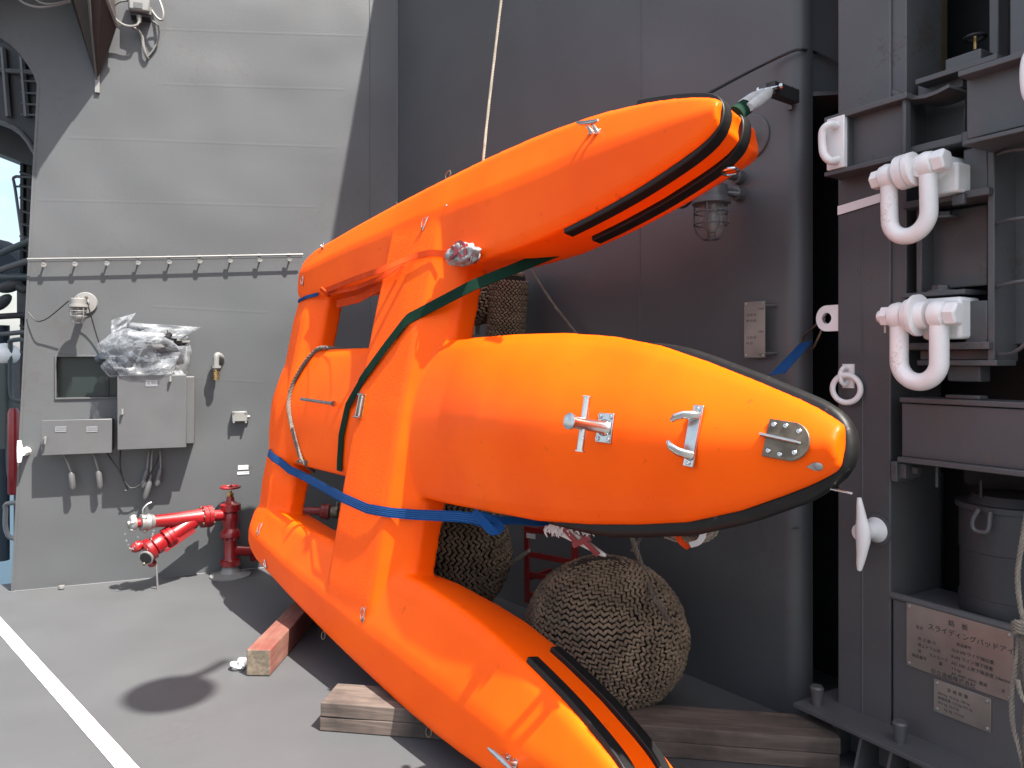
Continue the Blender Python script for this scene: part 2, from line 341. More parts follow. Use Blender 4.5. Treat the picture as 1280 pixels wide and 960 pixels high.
S('deck', MB().prism([p + V((0, 0, -.2)) for p in dk], (0, 0, .2)), 'deck', smooth=False)
l0, l1 = V((-3.07, 4.61, 0)), V((-1.51, 3.01, 0)); ld = (l1 - l0).normalized(); ls = V((ld.y, -ld.x, 0)) * .034
MBl = MB()
nseg = 40
lv = []
for i in range(nseg + 1):
    p = l0 - ld * .9 + ld * (5.2 * i / nseg); j = .0022 * noise.noise(p * 9)
    lv += [p - ls * (1 + j * 20) + V((0, 0, .004)), p + ls * (1 - j * 20) + V((0, 0, .004))]
MBl.add(lv, [(2 * i, 2 * i + 1, 2 * i + 3, 2 * i + 2) for i in range(nseg)])
S('painted_deck_line', MBl, 'linewhite', smooth=False)

# ------------------------------------------------------------------ sunlit wall with arched opening and window hole
def wa(u, v): return FA.px(u, v, 0)
wallA = thing('superstructure_wall', 'tall sunlit grey steel bulkhead carrying the boxes, lamp and cable rail at left', 'wall', FA.p(-1.5, 0))
left = [(-3.9, 7.5)] + [wa(-60, -140), wa(-60, 40), wa(-20, 45), wa(2, 48), wa(14, 56), wa(26, 68), wa(36, 82), wa(43, 94), wa(47, 106), wa(45, 150), wa(41, 220), wa(36, 320), wa(31, 420), wa(26, 520), wa(21, 620), wa(14, 760)]
left[0] = (left[1][0], 7.5)
wx0, wy1 = wa(71, 446); wx1, wy0 = wa(150, 496)
left[-1] = (left[-1][0], -.05)
mb = MB(); T = .03
mb.prism([FA.p(a, b, -T) for a, b in left + [(wx0, -.05), (wx0, 7.5)]][::-1], FA.z * T)
mb.box(FA, wx0, wx1, -.05, wy0, -T, 0); mb.box(FA, wx0, wx1, wy1, 7.5, -T, 0)
mb.box(FA, wx1, 0.02, -.05, 7.5, -T, 0)
mb.build('plating', 'wall', wallA, smooth=False)
fl = MB()
for i in range(2, len(left) - 1):
    a, b = left[i]; c, d = left[i + 1]
    fl.hexa([FA.p(a - .004, b, -.09), FA.p(a + .012, b, -.09), FA.p(c + .012, d, -.09), FA.p(c - .004, d, -.09), FA.p(a - .004, b, .004), FA.p(a + .012, b, .004), FA.p(c + .012, d, .004), FA.p(c - .004, d, .004)])
fl.build('edge_flange', 'wall', wallA)
for pts in ([(85, 172), (200, 176), (330, 181), (420, 184)], [(190, 36), (320, 41), (455, 45)], [(200, 105), (290, 108), (430, 112)], [(190, 383), (300, 389), (335, 391)], [(200, 470), (330, 478)], [(45, 250), (180, 253), (400, 259)]):
    MB().tube([FA.w(x, y, 0) for x, y in pts], .011, 10, flat=.045, up=FA.z).build('weld_seam', 'wall', wallA)
MB().tube([FA.w(462, -60, 0), FA.w(462, 720, 0)], .004, 6).build('vertical_seam', 'wall', wallA)
MB().tube([FA.p(-2.72, 0.0, .0), FA.p(0, .0, .0)], .007, 6).build('deck_weld', 'wall', wallA)
f = MB(); fw = .012
for bx in ((wx0 - fw, wx1 + fw, wy1, wy1 + fw), (wx0 - fw, wx1 + fw, wy0 - fw, wy0), (wx0 - fw, wx0, wy0, wy1), (wx1, wx1 + fw, wy0, wy1)): f.box(FA, *bx, -.075, .012)
win = f.build('window_frame', 'grey', wallA, bevel=.002)
MB().box(FA, wx0, wx1, wy0, wy1, -.08, -.062).build('window_pane', 'pane', win)
MB().boxpx(FA, 131, 440, 136, 500, -.058, -.045).build('window_bar', 'dark', win)

# shaded wall, its plan follows the flat, a rounded end and a deep slot
te = FB.px(1002, 450)[0]; plan = [FB.p(0, 0)]
for i in range(1, 15): plan.append(FB.p((te - .09) * i / 14, 0))
for i in range(1, 9):
    an = math.pi / 2 * i / 8; plan.append(FB.p(te - .09 + .09 * math.sin(an), 0, -.09 + .09 * math.cos(an)))
e = plan[-1]; plan += [e + V((.39, 1, 0)) * .5, e + V((.39, 1, 0)) * 1.1, e + V((.39, 1, 0)) * 1.1 + V((1.2, .1, 0))]
def topB(p): t = (p - CORNER).dot(FB.x); return 6.0 + .43 * (t - .76)
vs = []; n = len(plan)
for p in plan: vs += [V((p.x, p.y, -.05)), V((p.x, p.y, topB(p)))]
inn = [p + V((.794, .608, 0)) * .03 for p in plan[:-3]]
wallB = thing('shaded_wall', 'dark shaded grey bulkhead with rounded edge behind the orange craft', 'wall', FB.p(1.5, 0))
mb = MB(); mb.add(vs, [(2 * i, 2 * i + 2, 2 * i + 3, 2 * i + 1) for i in range(n - 1)])
o = mb.build('plating', 'wallb', wallB, ang=30)
mb = MB()
for i in range(14): mb.add([FB.p((te - .09) * q / 14, h, c) for q in (i, i + 1) for h, c in ((topB(FB.p((te - .09) * q / 14, 0)), 0), (topB(FB.p((te - .09) * q / 14, 0)), -.05))], [(0, 1, 3, 2)])
mb.build('top_flange', 'wallb', wallB)
MB().tube([FB.w(801, -40, 0), FB.w(799, 800, 0)], .004, 6).build('vertical_seam', 'wallb', wallB)
MB().tube([FB.p(0, -.05, 0), FB.p(0, 5.6, 0)], .012, 6).build('corner_seam', 'wallb', wallB)
MB().tube([FB.w(1000, 660, -.01), FB.w(870, 668, 0)], .003, 6).build('weld_seam', 'wallb', wallB)
# slot: panel above the shelf
sp = V((1.30, 3.55, 0)); FS = Frame(sp, (1, -.15, 0), (0, 0, 1), (-.15, -1, 0))
MB().boxpx(FS, 1001, -60, 1060, 114, -.03, 0).build('slot_panel', 'wallb', wallB)
MB().boxpx(FS, 1004, 114, 1060, 119, -.5, .08).build('slot_shelf', 'wallb', wallB)

# ------------------------------------------------------------------ what shows through the arched opening
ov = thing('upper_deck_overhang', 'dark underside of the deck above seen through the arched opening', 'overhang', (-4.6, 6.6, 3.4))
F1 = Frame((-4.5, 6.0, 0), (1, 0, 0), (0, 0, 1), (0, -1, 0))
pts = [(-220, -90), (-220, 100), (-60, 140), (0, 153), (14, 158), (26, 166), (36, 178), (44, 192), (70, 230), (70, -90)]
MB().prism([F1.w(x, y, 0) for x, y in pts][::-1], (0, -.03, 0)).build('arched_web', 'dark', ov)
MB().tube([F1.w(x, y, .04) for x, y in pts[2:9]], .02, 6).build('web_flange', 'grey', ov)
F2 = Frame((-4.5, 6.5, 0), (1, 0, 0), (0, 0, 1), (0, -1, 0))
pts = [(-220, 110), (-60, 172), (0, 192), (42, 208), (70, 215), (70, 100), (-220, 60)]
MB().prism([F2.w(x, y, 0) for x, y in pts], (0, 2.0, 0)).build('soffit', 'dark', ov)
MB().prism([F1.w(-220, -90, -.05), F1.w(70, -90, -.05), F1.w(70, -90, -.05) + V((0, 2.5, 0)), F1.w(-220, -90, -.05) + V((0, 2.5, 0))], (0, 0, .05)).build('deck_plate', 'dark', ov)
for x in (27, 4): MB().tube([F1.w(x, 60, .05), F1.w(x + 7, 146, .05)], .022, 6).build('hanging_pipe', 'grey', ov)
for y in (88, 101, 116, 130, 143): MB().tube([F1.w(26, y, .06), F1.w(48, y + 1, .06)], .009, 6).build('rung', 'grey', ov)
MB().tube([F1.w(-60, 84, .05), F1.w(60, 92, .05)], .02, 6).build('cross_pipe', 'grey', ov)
F3 = Frame((-4.4, 7.0, 0), (1, 0, 0), (0, 0, 1), (0, -1, 0))
lt = thing('lattice_column', 'dark lattice steel column beyond the left edge of the wall', 'column', F3.w(30, 700))
for x in (25, 39): MB().boxpx(F3, x, 204, x + 4, 640, -.05, 0).build('upright', 'dark', lt)
MB().boxpx(F3, 29, 204, 60, 450, -.3, -.1).build('back_plate', 'dark', lt)
for i in range(15): MB().tube([F3.w(25, 215 + i * 16, .01), F3.w(45, 221 + i * 16, .01)], .012, 6).build('rung', 'grey', lt)
MB().boxpx(F3, 21, 362, 60, 398, -.15, .05).build('junction_box', 'grey', lt)
MB().boxpx(F3, 17, 445, 60, 700, -.5, -.2).build('lower_plate', 'cgrey', lt)
lad = thing('guard_rail', 'grey bent tube guard rail against the sky at the left edge', 'railing', F3.w(18, 260))
MB().tube(smooth_path([F3.w(60, 222, .3), F3.w(28, 221, .3), F3.w(17, 222, .3), F3.w(19, 236, .3), F3.w(28, 300, .3)], .03), .013, 6).build('rail', 'grey', lad)
MB().tube([F3.w(19, 233, .3), F3.w(60, 234, .3)], .009, 6).build('cross_rail', 'grey', lad)
for (u0, v0, u1, v1, r, mt, lb) in ((-30, 348, 60, 318, .030, 'grey', 'slanting grey strut crossing the sky at the far left'), (-40, 346, 60, 347, .035, 'teal', 'level grey green pipe at the left edge'),
                                (-40, 398, 60, 392, .028, 'dark', 'dark pipe just above the white tank'), (-40, 422, 60, 412, .022, 'grey', 'thin pipe crossing above the white tank'), (-30, 330, 40, 300, .03, 'teal', 'upper slanting teal strut by the lattice column')):
    MB().tube([F3.w(u0, v0, .1), F3.w(u1, v1, .1)], r, 10).build('strut_pipe', mt, label=lb, cat='pipe')
MB().prism([F3.w(-40, 290, -.4), F3.w(8, 314, -.4), F3.w(22, 326, -.4), F3.w(20, 350, -.4), F3.w(-40, 352, -.4)][::-1], (0, .6, 0)).build('canvas_cover', 'navy', label='dark navy covered equipment at the left edge below the sky', cat='cover')
cx_ = thing('hanging_hook_block', 'dark lumpy hook block hanging beside the lattice column at left', 'hook block', F3.w(10, 360, .2))
MB().ell(F3.w(12, 358, .2), (1, 0, .3), .11, .055).build('block', 'dark', cx_); MB().ell(F3.w(26, 360, .2), (1, 0, -.6), .07, .04).build('hook', 'dark', cx_)
MB().ell(F3.w(3, 378, .2), (1, 0, .9), .10, .05).build('tail', 'dark', cx_)
tk = thing('white_tank', 'rounded white tank standing beyond the left edge of the wall', 'tank', F3.w(8, 560, .3))
MB().ell(F3.w(6, 443, .3), (0, 0, 1), .10, .12).build('dome', 'tank', tk); MB().lathe(F3.w(6, 560, .3), (0, 0, 1), [(0, .07), (.8, .075)]).build('stem', 'teal', tk)
for i, (x, y0, y1) in enumerate(((14, 424, 500), (12, 528, 600), (8, 628, 672))):
    MB().tube(smooth_path([F3.w(27, y0, .35), F3.w(x, y0 + 2, .35), F3.w(x - 1, y0 + 9, .35), F3.w(x - 1, y1 - 12, .35), F3.w(x + 5, y1, .35), F3.w(30, y1 + 1, .35)], .03), .02, 8).build('bent_handrail', 'teal' if i < 2 else 'light', label=('upper bent teal handrail at the left edge', 'middle bent teal handrail beside the red tube', 'lowest bent pale handrail at the left edge')[i], cat='handrail')
MB().lathe(F3.w(17, 618, .4), (0, 0, 1), [(0, .035), (.02, .045), (.70, .045), (.74, .03)], 14).build('red_tube', 'red', label='upright red tube beyond the left edge of the wall', cat='tube')
MB().lathe(F3.w(3, 700, -.2), (0, 0, 1), [(0, .06), (2.2, .06)], 14).build('navy_post', 'navy', label='dark blue post at the far left edge', cat='post')

A0w = FA.w; M['shadeprimer'] = paint('shaded_primer', (.045, .033, .03), .6, var=.2)  # brown undercoat colour, darkened for the shade under the bracket
# bracket platform at the top left
pf = thing('bracket_platform', 'dark grey gusseted platform bracket jutting from the wall at top left', 'platform', FA.w(100, 20, 0))
zt = FA.px(100, -22, 0)[1]; aR = FA.px(121, 50, 0)[0]
MB().box(FA, -4.3, aR + .02, zt, zt + .03, .002, .72).build('floor_plate', 'cgrey', pf)
def gus(a, b_low, out, name):
    MB().prism([FA.p(a - .006, b_low, .002), FA.p(a - .006, zt - .002, out), FA.p(a - .006, zt - .002, .002)], FA.x * .012).build(name, 'cgrey', pf)
gus(aR, FA.px(120, 104)[1], .71, 'gusset'); gus(aR - .75, FA.px(120, 104)[1], .71, 'gusset')
ap = FA.w(121, 102, .004); tA = FA.p(aR - .20, zt - .003, .004); tB = FA.p(aR - .16, zt - .003, .50); tC = FA.p(aR + .16, zt - .003, .30); tD = FA.p(aR + .16, zt - .003, .004)
hb = bmesh.new()
for q in (ap, tA, tB, A0w(146, 33, .13), A0w(127, -18, .40), A0w(142, -18, .004)): hb.verts.new(q)
bmesh.ops.convex_hull(hb, input=hb.verts); hb.verts.index_update()
MB().add([v_.co.copy() for v_ in hb.verts], [tuple(v_.index for v_ in f_.verts) for f_ in hb.faces]).build('bracket_shell', 'shadeprimer', pf, smooth=False); hb.free()
MB().tube([A0w(126, -20, .41), A0w(147, 34, .135)], .012, 6).build('bracket_flange', 'light', pf)
a2 = FA.px(146, 30, 0)[0]
MB().prism([FA.p(aR + .02, zt - .001, .003), FA.p(aR + .02, zt - .001, .40), FA.p(a2, FA.px(146, 33)[1], .16), FA.p(a2, FA.px(146, 33)[1], .003)], (0, 0, .012)).build('side_plate', 'cgrey', pf)
MB().box(FA, aR - .01, aR + .02, FA.px(120, 104)[1] - .07, FA.px(120, 104)[1] + .1, .0, .02).build('gusset_foot', 'light', pf)

# ------------------------------------------------------------------ davit frame at the right
dv = thing('davit_frame', 'heavy grey steel davit frame with painted post filling the right side', 'davit', FC.p(.3, 0))
C = FC
def c(name, x0, y0, x1, y1, c0, c1, mat='cgrey', bev=.004, par=None):
    return MB().boxpx(C, x0, y0, x1, y1, c0, c1).build(name, mat, par or dv, bevel=bev)
H3 = 3.6
a0 = C.px(1047, 450)[0]; a1 = C.px(1113, 450)[0]
MB().box(C, a0, a1, -.02, H3, -.35, 0).build('post', 'cgrey', dv, bevel=.006)
MB().tube([C.w(1078, 285, .0), C.w(1078, 960, .0)], .004, 6).build('post_seam', 'cgrey', dv)
c('post_web', 1113.5, -200, 1133, 470, -.25, -.012)
MB().prism([C.w(1047.5, 258, .004), C.w(1047.5, 269, .004), C.w(1103, 252, .004), C.w(1103, 241, .004)], C.z * .003).build('painted_stripe', 'white', dv)
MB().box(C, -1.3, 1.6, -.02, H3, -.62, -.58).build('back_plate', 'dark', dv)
MB().box(C, -.9, 1.6, H3 - .03, H3, -.60, -.02).build('shade_roof', 'dark', dv)  # unseen roof, put on to keep the bay below it dark
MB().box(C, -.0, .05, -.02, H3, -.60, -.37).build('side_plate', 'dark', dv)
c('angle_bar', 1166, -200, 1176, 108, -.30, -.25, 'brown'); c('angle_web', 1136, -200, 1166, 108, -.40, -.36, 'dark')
c('guide_bar', 1236, -200, 1248, 75, -.25, -.18); c('guide_bar', 1262, -200, 1290, 68, -.05, .0)
hw = MB(); hw.lathe(C.w(1219, 62, -.2), (0, 0, 1), [(0, .006), (.05, .006)], 8).build('valve_stem', 'brass', dv)
MB().torus(C.w(1219, 47, -.2), (0, 0, 1), .035, .007, 20, 6).build('valve_wheel', 'dark', dv)
# left arm panel
c('arm_panel', 1061, 137, 1131, 202, -.02, .05); c('arm_flange', 1030, 131, 1133, 138, -.02, .10, bev=.003)
c('arm_flange', 1030, 203, 1133, 209, -.02, .10, bev=.003); c('arm_rib', 1127, 124, 1132, 192, .05, .085); c('arm_rib', 1053, 147, 1060, 212, .05, .085)
# recess
c('recess_back', 1131, 118, 1206, 186, -.16, -.14)
pts = [C.w(1131, 118, -.02), C.w(1142, 124, -.02), C.w(1156, 127, -.02), C.w(1172, 125, -.02), C.w(1186, 120, -.02), C.w(1202, 112, -.02)]
MB().band(pts, C.z.cross(V((1, 0, 0))) if False else (0, 0, 1), .16, .012).build('curved_flange', 'cgrey', dv)
c('upper_girder', 1147, 93, 1203, 117, -.12, -.05); c('upper_girder_flange', 1144, 83, 1246, 90, -.14, .02, bev=.002); c('gear_box', 1181, 67, 1226, 89, -.12, -.03, bev=.006)
c('recess_sill', 1131, 176, 1203, 186, -.14, .05)
c('recess_tab', 1202, 164, 1212, 182, .05, .09)
# right arm panel, nearer
c('right_arm_panel', 1208, 77, 1330, 160, -.02, .14); c('right_arm_flange', 1197, 68, 1330, 76, -.02, .20, bev=.003); c('right_arm_flange', 1203, 161, 1330, 167, -.02, .20, bev=.003)
# middle box
c('middle_web', 1152, 262, 1234, 360, -.14, -.08); c('vertical_rib', 1145, 250, 1152, 372, -.14, .0); c('vertical_rib', 1234, 178, 1243, 452, -.14, .02)
c('upper_housing', 1204, 184, 1234, 243, -.08, .02); c('upper_housing_sill', 1128, 243, 1236, 252, -.1, .05, bev=.003); c('sill_block', 1189, 243, 1205, 256, .05, .07)
c('lower_housing', 1206, 376, 1234, 430, -.08, .02); c('lower_housing_lid', 1126, 364, 1206, 370, -.1, .05, bev=.003); c('lower_housing_sill', 1128, 428, 1236, 437, -.1, .05, bev=.003)
c('bottom_web', 1150, 437, 1236, 450, -.1, -.02); c('bottom_flange', 1146, 450, 1246, 457, -.1, .03, bev=.003); c('foot_block', 1184, 457, 1225, 477, -.1, -.03)
c('inner_post', 1108, 263, 1133, 372, -.16, -.1); c('inner_post', 1268, 176, 1330, 430, -.22, -.12)
for (x, y, cc) in ((1179, 270, -.02), (1176, 361, .0)):
    hb = MB()
    hb.lathe(C.w(x, y, cc) , (0, 0, 1), [(-.012, .045), (-.004, .045)], 24); hb.lathe(C.w(x, y, cc), (0, 0, 1), [(-.004, .03), (.012, .03), (.014, .026)], 6)
    hb.build('castle_nut', 'cgrey', dv)
MB().boxpx(C, 1246, 311, 1262, 329, -.2, -.12).build('terminal_block', 'grey', dv, bevel=.003); MB().lathe(C.w(1250, 321, -.12), C.z, [(0, .012), (.012, .012)], 12).build('terminal_screw', 'grey', dv)
for yl in (194, 280, 359): MB().tube(smooth_path([C.w(1243, yl, -.01), C.w(1262, yl - 6 if yl == 194 else yl - 5, .06), C.w(1290, yl - 9, .06), C.w(1340, yl - 14, .0)], .02), .0065, 8).build('rung', 'grey', dv)
MB().tube(smooth_path([C.w(1243, 442, -.01), C.w(1258, 443, .03), C.w(1275, 436, .06), C.w(1300, 410, .06)], .02), .0065, 8).build('rung', 'grey', dv)
nb = thing('unseen_shade_bulkhead', 'tall grey bulkhead added beyond the right edge to shade the fenders, out of view', 'wall', C.p(2, 0))  # unseen wall, added and sized to keep sun off the fenders
MB().box(C, 1.0, 3.05, -.02, 6.4, -.6, -.03).build('plating', 'cgrey', nb)
MB().box(C, -.4, .999, H3 + .01, 6.5, -.6, -.03).build('upper_plating', 'cgrey', nb)
# cabinet beam and dark bay with drum
c('cabinet_face', 1127, 509, 1330, 582, -.10, .03); c('cabinet_lip', 1124, 501, 1330, 508, -.12, .04, bev=.003); c('cabinet_lip', 1121, 583, 1330, 590, -.12, .06, bev=.003)
c('cabinet_cleat', 1181, 494, 1224, 499, -.06, .0); c('bay_bracket', 1113, 577, 1121, 602, -.1, .02); c('bay_bracket', 1121.5, 580, 1132, 598, -.1, .0); c('bay_panel', 1114, 586, 1178, 744, -.5, -.48, 'bayshade')
c('bracket_nut', 1139, 584, 1146, 592, -.06, -.03, 'grey', .002)
MB().tube([C.w(1171, 584, -.1), C.w(1171, 609, -.1)], .006, 8).build('drop_pin', 'grey', dv)
dr = thing('winch_drum', 'ribbed winch drum, grey darkened for shade, in the bay under the cabinet beam', 'winch', C.w(1262, 770, -.22))
o_ = C.w(1262, 775, -.22)
ht = C.px(1262, 628, -.22)[1] - C.px(1262, 775, -.22)[1]
MB().lathe(o_, (0, 0, 1), [(0, .165), (ht * .22, .165), (ht * .225, .16), (ht * .60, .16), (ht * .605, .163), (ht * .95, .163), (ht * .955, .175), (ht, .175), (ht, .14), (ht + .03, .12)], 48).build('drum', 'bayshade', dr)
MB().tube(smooth_path([C.w(1224, 636, -.03), C.w(1216, 650, -.02), C.w(1218, 662, -.02), C.w(1234, 664, -.02), C.w(1238, 640, -.03)], .01), .008, 8).build('lifting_eye', 'grey', dr)
MB().boxpx(C, 1205, 590, 1330, 612, -.42, -.3).build('gear_cover', 'dark', dr); MB().tube([C.w(1226, 600, -.1), C.w(1226, 622, -.1)], .006, 8).build('bolt', 'dark', dr)  # dark colour puts the bay's shade on the gear cover
# lower panel, name plates, base
c('lower_panel', 1116, 779, 1330, 1000, -.3, .0)
pts = [C.w(1113, 746, -.005), C.w(1124, 747, -.005), C.w(1330, 810, -.005)]
MB().tube([C.w(1115, 744, -.01), C.p(1.3, C.px(1115, 744, -.01)[1], -.01)], .016, 10).build('panel_top_roll', 'cgrey', dv)
def nameplate(name, q, label, lines, small=False):
    rt = thing(name, label, 'name plate', C.w(q[0][0], q[0][1]))
    P = [C.px(x, y, .006) for x, y in q]
    x0 = (P[0][0] + P[3][0]) / 2; x1 = (P[1][0] + P[2][0]) / 2; y1 = (P[0][1] + P[1][1]) / 2; y0 = (P[2][1] + P[3][1]) / 2
    MB().box(C, x0, x1, y0, y1, .001, .006).build('plate', 'plate', rt, bevel=.001)
    for a, b in ((x0 + .012, y0 + .012), (x1 - .012, y0 + .012), (x0 + .012, y1 - .012), (x1 - .012, y1 - .012)):
        MB().lathe(C.p(a, b, .006), C.z, [(0, .0065), (.004, .0055), (.005, .002)], 10).build('rivet', 'galv', rt)
    W = x1 - x0; Hh = y1 - y0
    for (tx, fx, fy, fs) in lines: text_obj(tx, C, x0 + W * fx, y0 + Hh * fy, .0075, Hh * fs, 'ink', rt)
nameplate('main_name_plate', [(1133, 756), (1269, 788), (1264, 876), (1133, 833)], 'large engraved metal name plate on the lower davit panel', [
    ('銘　板', .42, .84, .10), ('スライディングパッドアイ', .22, .69, .105), ('型式', .10, .64, .06), ('製品番号', .5, .57, .055), ('吊 上 能 力', .12, .47, .06), ('10.0 kN ワイヤ端加重', .45, .46, .065),
    ('巻上ドラム径', .12, .37, .06), ('8 kN ライン端下荷重', .45, .36, .065), ('質　　ストローク', .12, .27, .06), ('AC 100 上昇下降速度 14m/min', .45, .26, .065), ('製造番号', .06, .18, .06), ('量', .33, .19, .06), ('3.5 kg', .45, .18, .06),
    ('AC 440V 60Hz  電源', .45, .10, .06), ('年', .9, .1, .06), ('日立造船株式会社', .25, .02, .085)])
nameplate('small_name_plate', [(1167, 849), (1239, 873), (1238, 916), (1167, 889)], 'small riveted metal plate below the large name plate', [
    ('定 格 荷 重', .25, .76, .13), ('40.0 kg  75.0 kg  100 kg', .08, .58, .10), ('使用荷重 12.5 kg 18.5 kg', .08, .44, .10), ('60.0 kg  22.5 kg', .08, .30, .10), ('kg  kg  12.5 kg', .2, .15, .10)])
# base flange, bolts, gussets, pedestal
zf = C.w(1100, 925, .14).z; af = C.px(1003, 885, .1)[0]
MB().box(C, af, 1.6, zf - .018, zf, -.3, .16).build('base_flange', 'cgrey', dv, bevel=.003)
MB().box(C, af + .02, 1.6, zf - .034, zf - .0185, -.3, .13).build('base_packing', 'cgrey', dv, bevel=.003)
for i in range(6):
    aa = af + .02 + i * .125
    MB().prism([C.p(aa, 0, .15), C.p(aa, zf - .035, .10), C.p(aa, zf - .035, -.02), C.p(aa, 0, -.02)], C.x * .012).build('gusset', 'cgrey', dv)
MB().box(C, af + .02, 1.6, -.01, zf - .0345, -.3, -.021).build('pedestal', 'cgrey', dv)
for (x, y) in ((1021, 879), (1125, 913)):
    a = C.px(x, y, .09)[0]
    MB().lathe(C.p(a, zf, .09), (0, 0, 1), [(0, .019), (.045, .024), (.07, .028), (.078, .022)], 20).build('tapered_bolt', 'cgrey', dv)
# ------------------------------------------------------------------ the orange three-hulled craft
craft = thing('target_craft', 'large bright orange three-hulled plastic craft leaning on its side against the dark wall', 'boat', K(1.3, -1.3))
def interp(tab, u):
    if u <= tab[0][0]: return tab[0][1:]
    for p, q in zip(tab, tab[1:]):
        if u <= q[0]:
            t = (u - p[0]) / (q[0] - p[0]); return tuple(a + (b - a) * t for a, b in zip(p[1:], q[1:]))
    return tab[-1][1:]
OUTR = [(-.19, .80, 1.05, .5), (-.12, .76, 1.10, .9), (0, .74, 1.14, 1), (.6, .79, 1.235, 1), (1.1, .80, 1.305, 1), (1.6, .81, 1.365, 1), (2.1, .82, 1.415, 1), (2.5, .86, 1.44, 1), (2.75, .91, 1.442, .98),
        (3.0, .97, 1.43, .92), (3.2, 1.03, 1.405, .84), (3.35, 1.085, 1.378, .76), (3.45, 1.125, 1.352, .68), (3.53, 1.17, 1.325, .58), (3.565, 1.21, 1.30, .5)]
body = MB()
def loft(secs, tip=None):
    n = len(secs[0]); vs = [p for s_ in secs for p in s_]; fs = [tuple(reversed(range(n)))]
    if tip is None: fs.append(tuple(range((len(secs) - 1) * n, len(secs) * n)))
    else: vs.append(tip); fs += [((len(secs) - 1) * n + k, (len(secs) - 1) * n + (k + 1) % n, len(secs) * n) for k in range(n)]
    for i in range(len(secs) - 1):
        for k in range(n):
            k2 = (k + 1) % n; fs.append((i * n + k, i * n + k2, (i + 1) * n + k2, (i + 1) * n + k))
    body.add(vs, fs)
def outr_sec(u, sg):
    vi, vo, k = interp(OUTR, u); wd = vo - vi; h = .044 * min(1, k * 1.0); dp = 1 + .26 * max(0, min(1, (u - 1.9) / .7))
    rake = max(0, u - 2.9) * .13
    pts = [(vi, -.005, 0), (vi + wd * .10, .018 * k, 0), (vi + wd * .52, h, 0), (vi + wd * .62, h, 0), (vo - wd * .06, .012, 0), (vo, -.012, 0), (vo - .004, -.225 * dp, .25), (vo - .02 - wd * .08, -.28 * dp, .6), (vi + wd * .62, (-.28 - .08 * k) * dp, .9), (vi + wd * .38, (-.28 - .08 * k) * dp, .9), (vi + .02 + wd * .08, -.28 * dp, .6), (vi + .004, -.225 * dp, .25)]
    return [K(u - rake * r_ * 1.2, sg * v, n_) for v, n_, r_ in pts]
us = [-.19, -.15, -.08, 0, .3, .6, .9, 1.2, 1.5, 1.8, 2.1, 2.4, 2.6, 2.8, 2.95, 3.1, 3.2, 3.3, 3.4, 3.47, 3.52, 3.55, 3.565]
for sg in (1, -1): loft([outr_sec(u, sg) for u in us])
MIDT = [(-.27, .10, .13, .4), (-.2, .28, .36, .8), (-.1, .36, .43, 1), (0, .38, .43, 1), (1.1, .385, .42, 1), (2.1, .42, .425, 1), (2.5, .432, .41, 1), (2.85, .428, .395, 1), (3.15, .405, .36, 1), (3.41, .362, .318, 1), (3.64, .30, .272, .95),
        (3.85, .235, .20, .85), (4.0, .185, .13, .75), (4.08, .155, .09, .7), (4.13, .13, .06, .62), (4.16, .115, .04, .58), (4.18, .10, .025, .5)]
def mid_sec(u):
    vt, vb, k = interp(MIDT, u); c_ = (vt - vb) / 2; hw_ = (vt + vb) / 2; rk = max(0, u - 3.3) * .34; pts = []
    ss = max(0, min(1, (u - 1.75) / .95)); ss = ss * ss * (3 - 2 * ss); hh = k * (.04 + .10 * ss)
    for i in range(15):
        s_ = 1 - 2 * i / 14
        z = hh * (1 - abs(s_) ** 1.8) * (1 if u < 3 else 1 - .35 * (u - 3)) - .01
        if abs(s_) > .93: z -= .012
        pts.append((c_ + hw_ * s_, z, 0))
    pts += [(c_ - hw_ + .005, -.13, .3), (c_ - hw_ * .75, -.26, .8), (c_ - hw_ * .2, -.40 * k, 1), (c_ + hw_ * .2, -.40 * k, 1), (c_ + hw_ * .75, -.26, .8), (c_ + hw_ - .005, -.13, .3)]
    return [K(u - rk * r_, v, n_) for v, n_, r_ in pts]
loft([mid_sec(u) for u in (-.27, -.24, -.2, -.15, -.1, 0, .1, .6, 1.1, 1.6, 2.1, 2.3, 2.5, 2.7, 2.85, 3.0, 3.15, 3.3, 3.41, 3.53, 3.64, 3.75, 3.85, 3.93, 4.0, 4.05, 4.08, 4.11, 4.13, 4.15, 4.165, 4.175)], tip=K(4.172, .04, -.04))
# cross beams: prisms of a (u, n) outline running across
def beam(outl, vlim, taper=1.0):
    A = []
    for v, dz in vlim: A.append([K(u, v, n_ + dz if n_ > -.05 else n_) for u, n_ in outl])
    loft(A)
vm = [(-1.28, -.09), (-1.15, -.01), (-1.0, .0), (-.6, .01), (-.3, .015), (0, .02), (.3, .015), (.6, .01), (1.0, .0), (1.15, -.01), (1.28, -.09)]
beam([(1.20, -.17), (1.20, .035), (1.23, .05), (1.70, .05), (1.75, .045), (1.93, -.025), (1.96, -.05), (1.96, -.17)], vm)
beam([(-.2, -.16), (-.2, -.02), (-.17, .0), (.05, .03), (.10, .025), (.26, -.03), (.28, -.05), (.28, -.16)], [(-1.05, -.08), (-.95, -.03), (-.6, 0), (.6, 0), (.95, -.03), (1.05, -.08)])
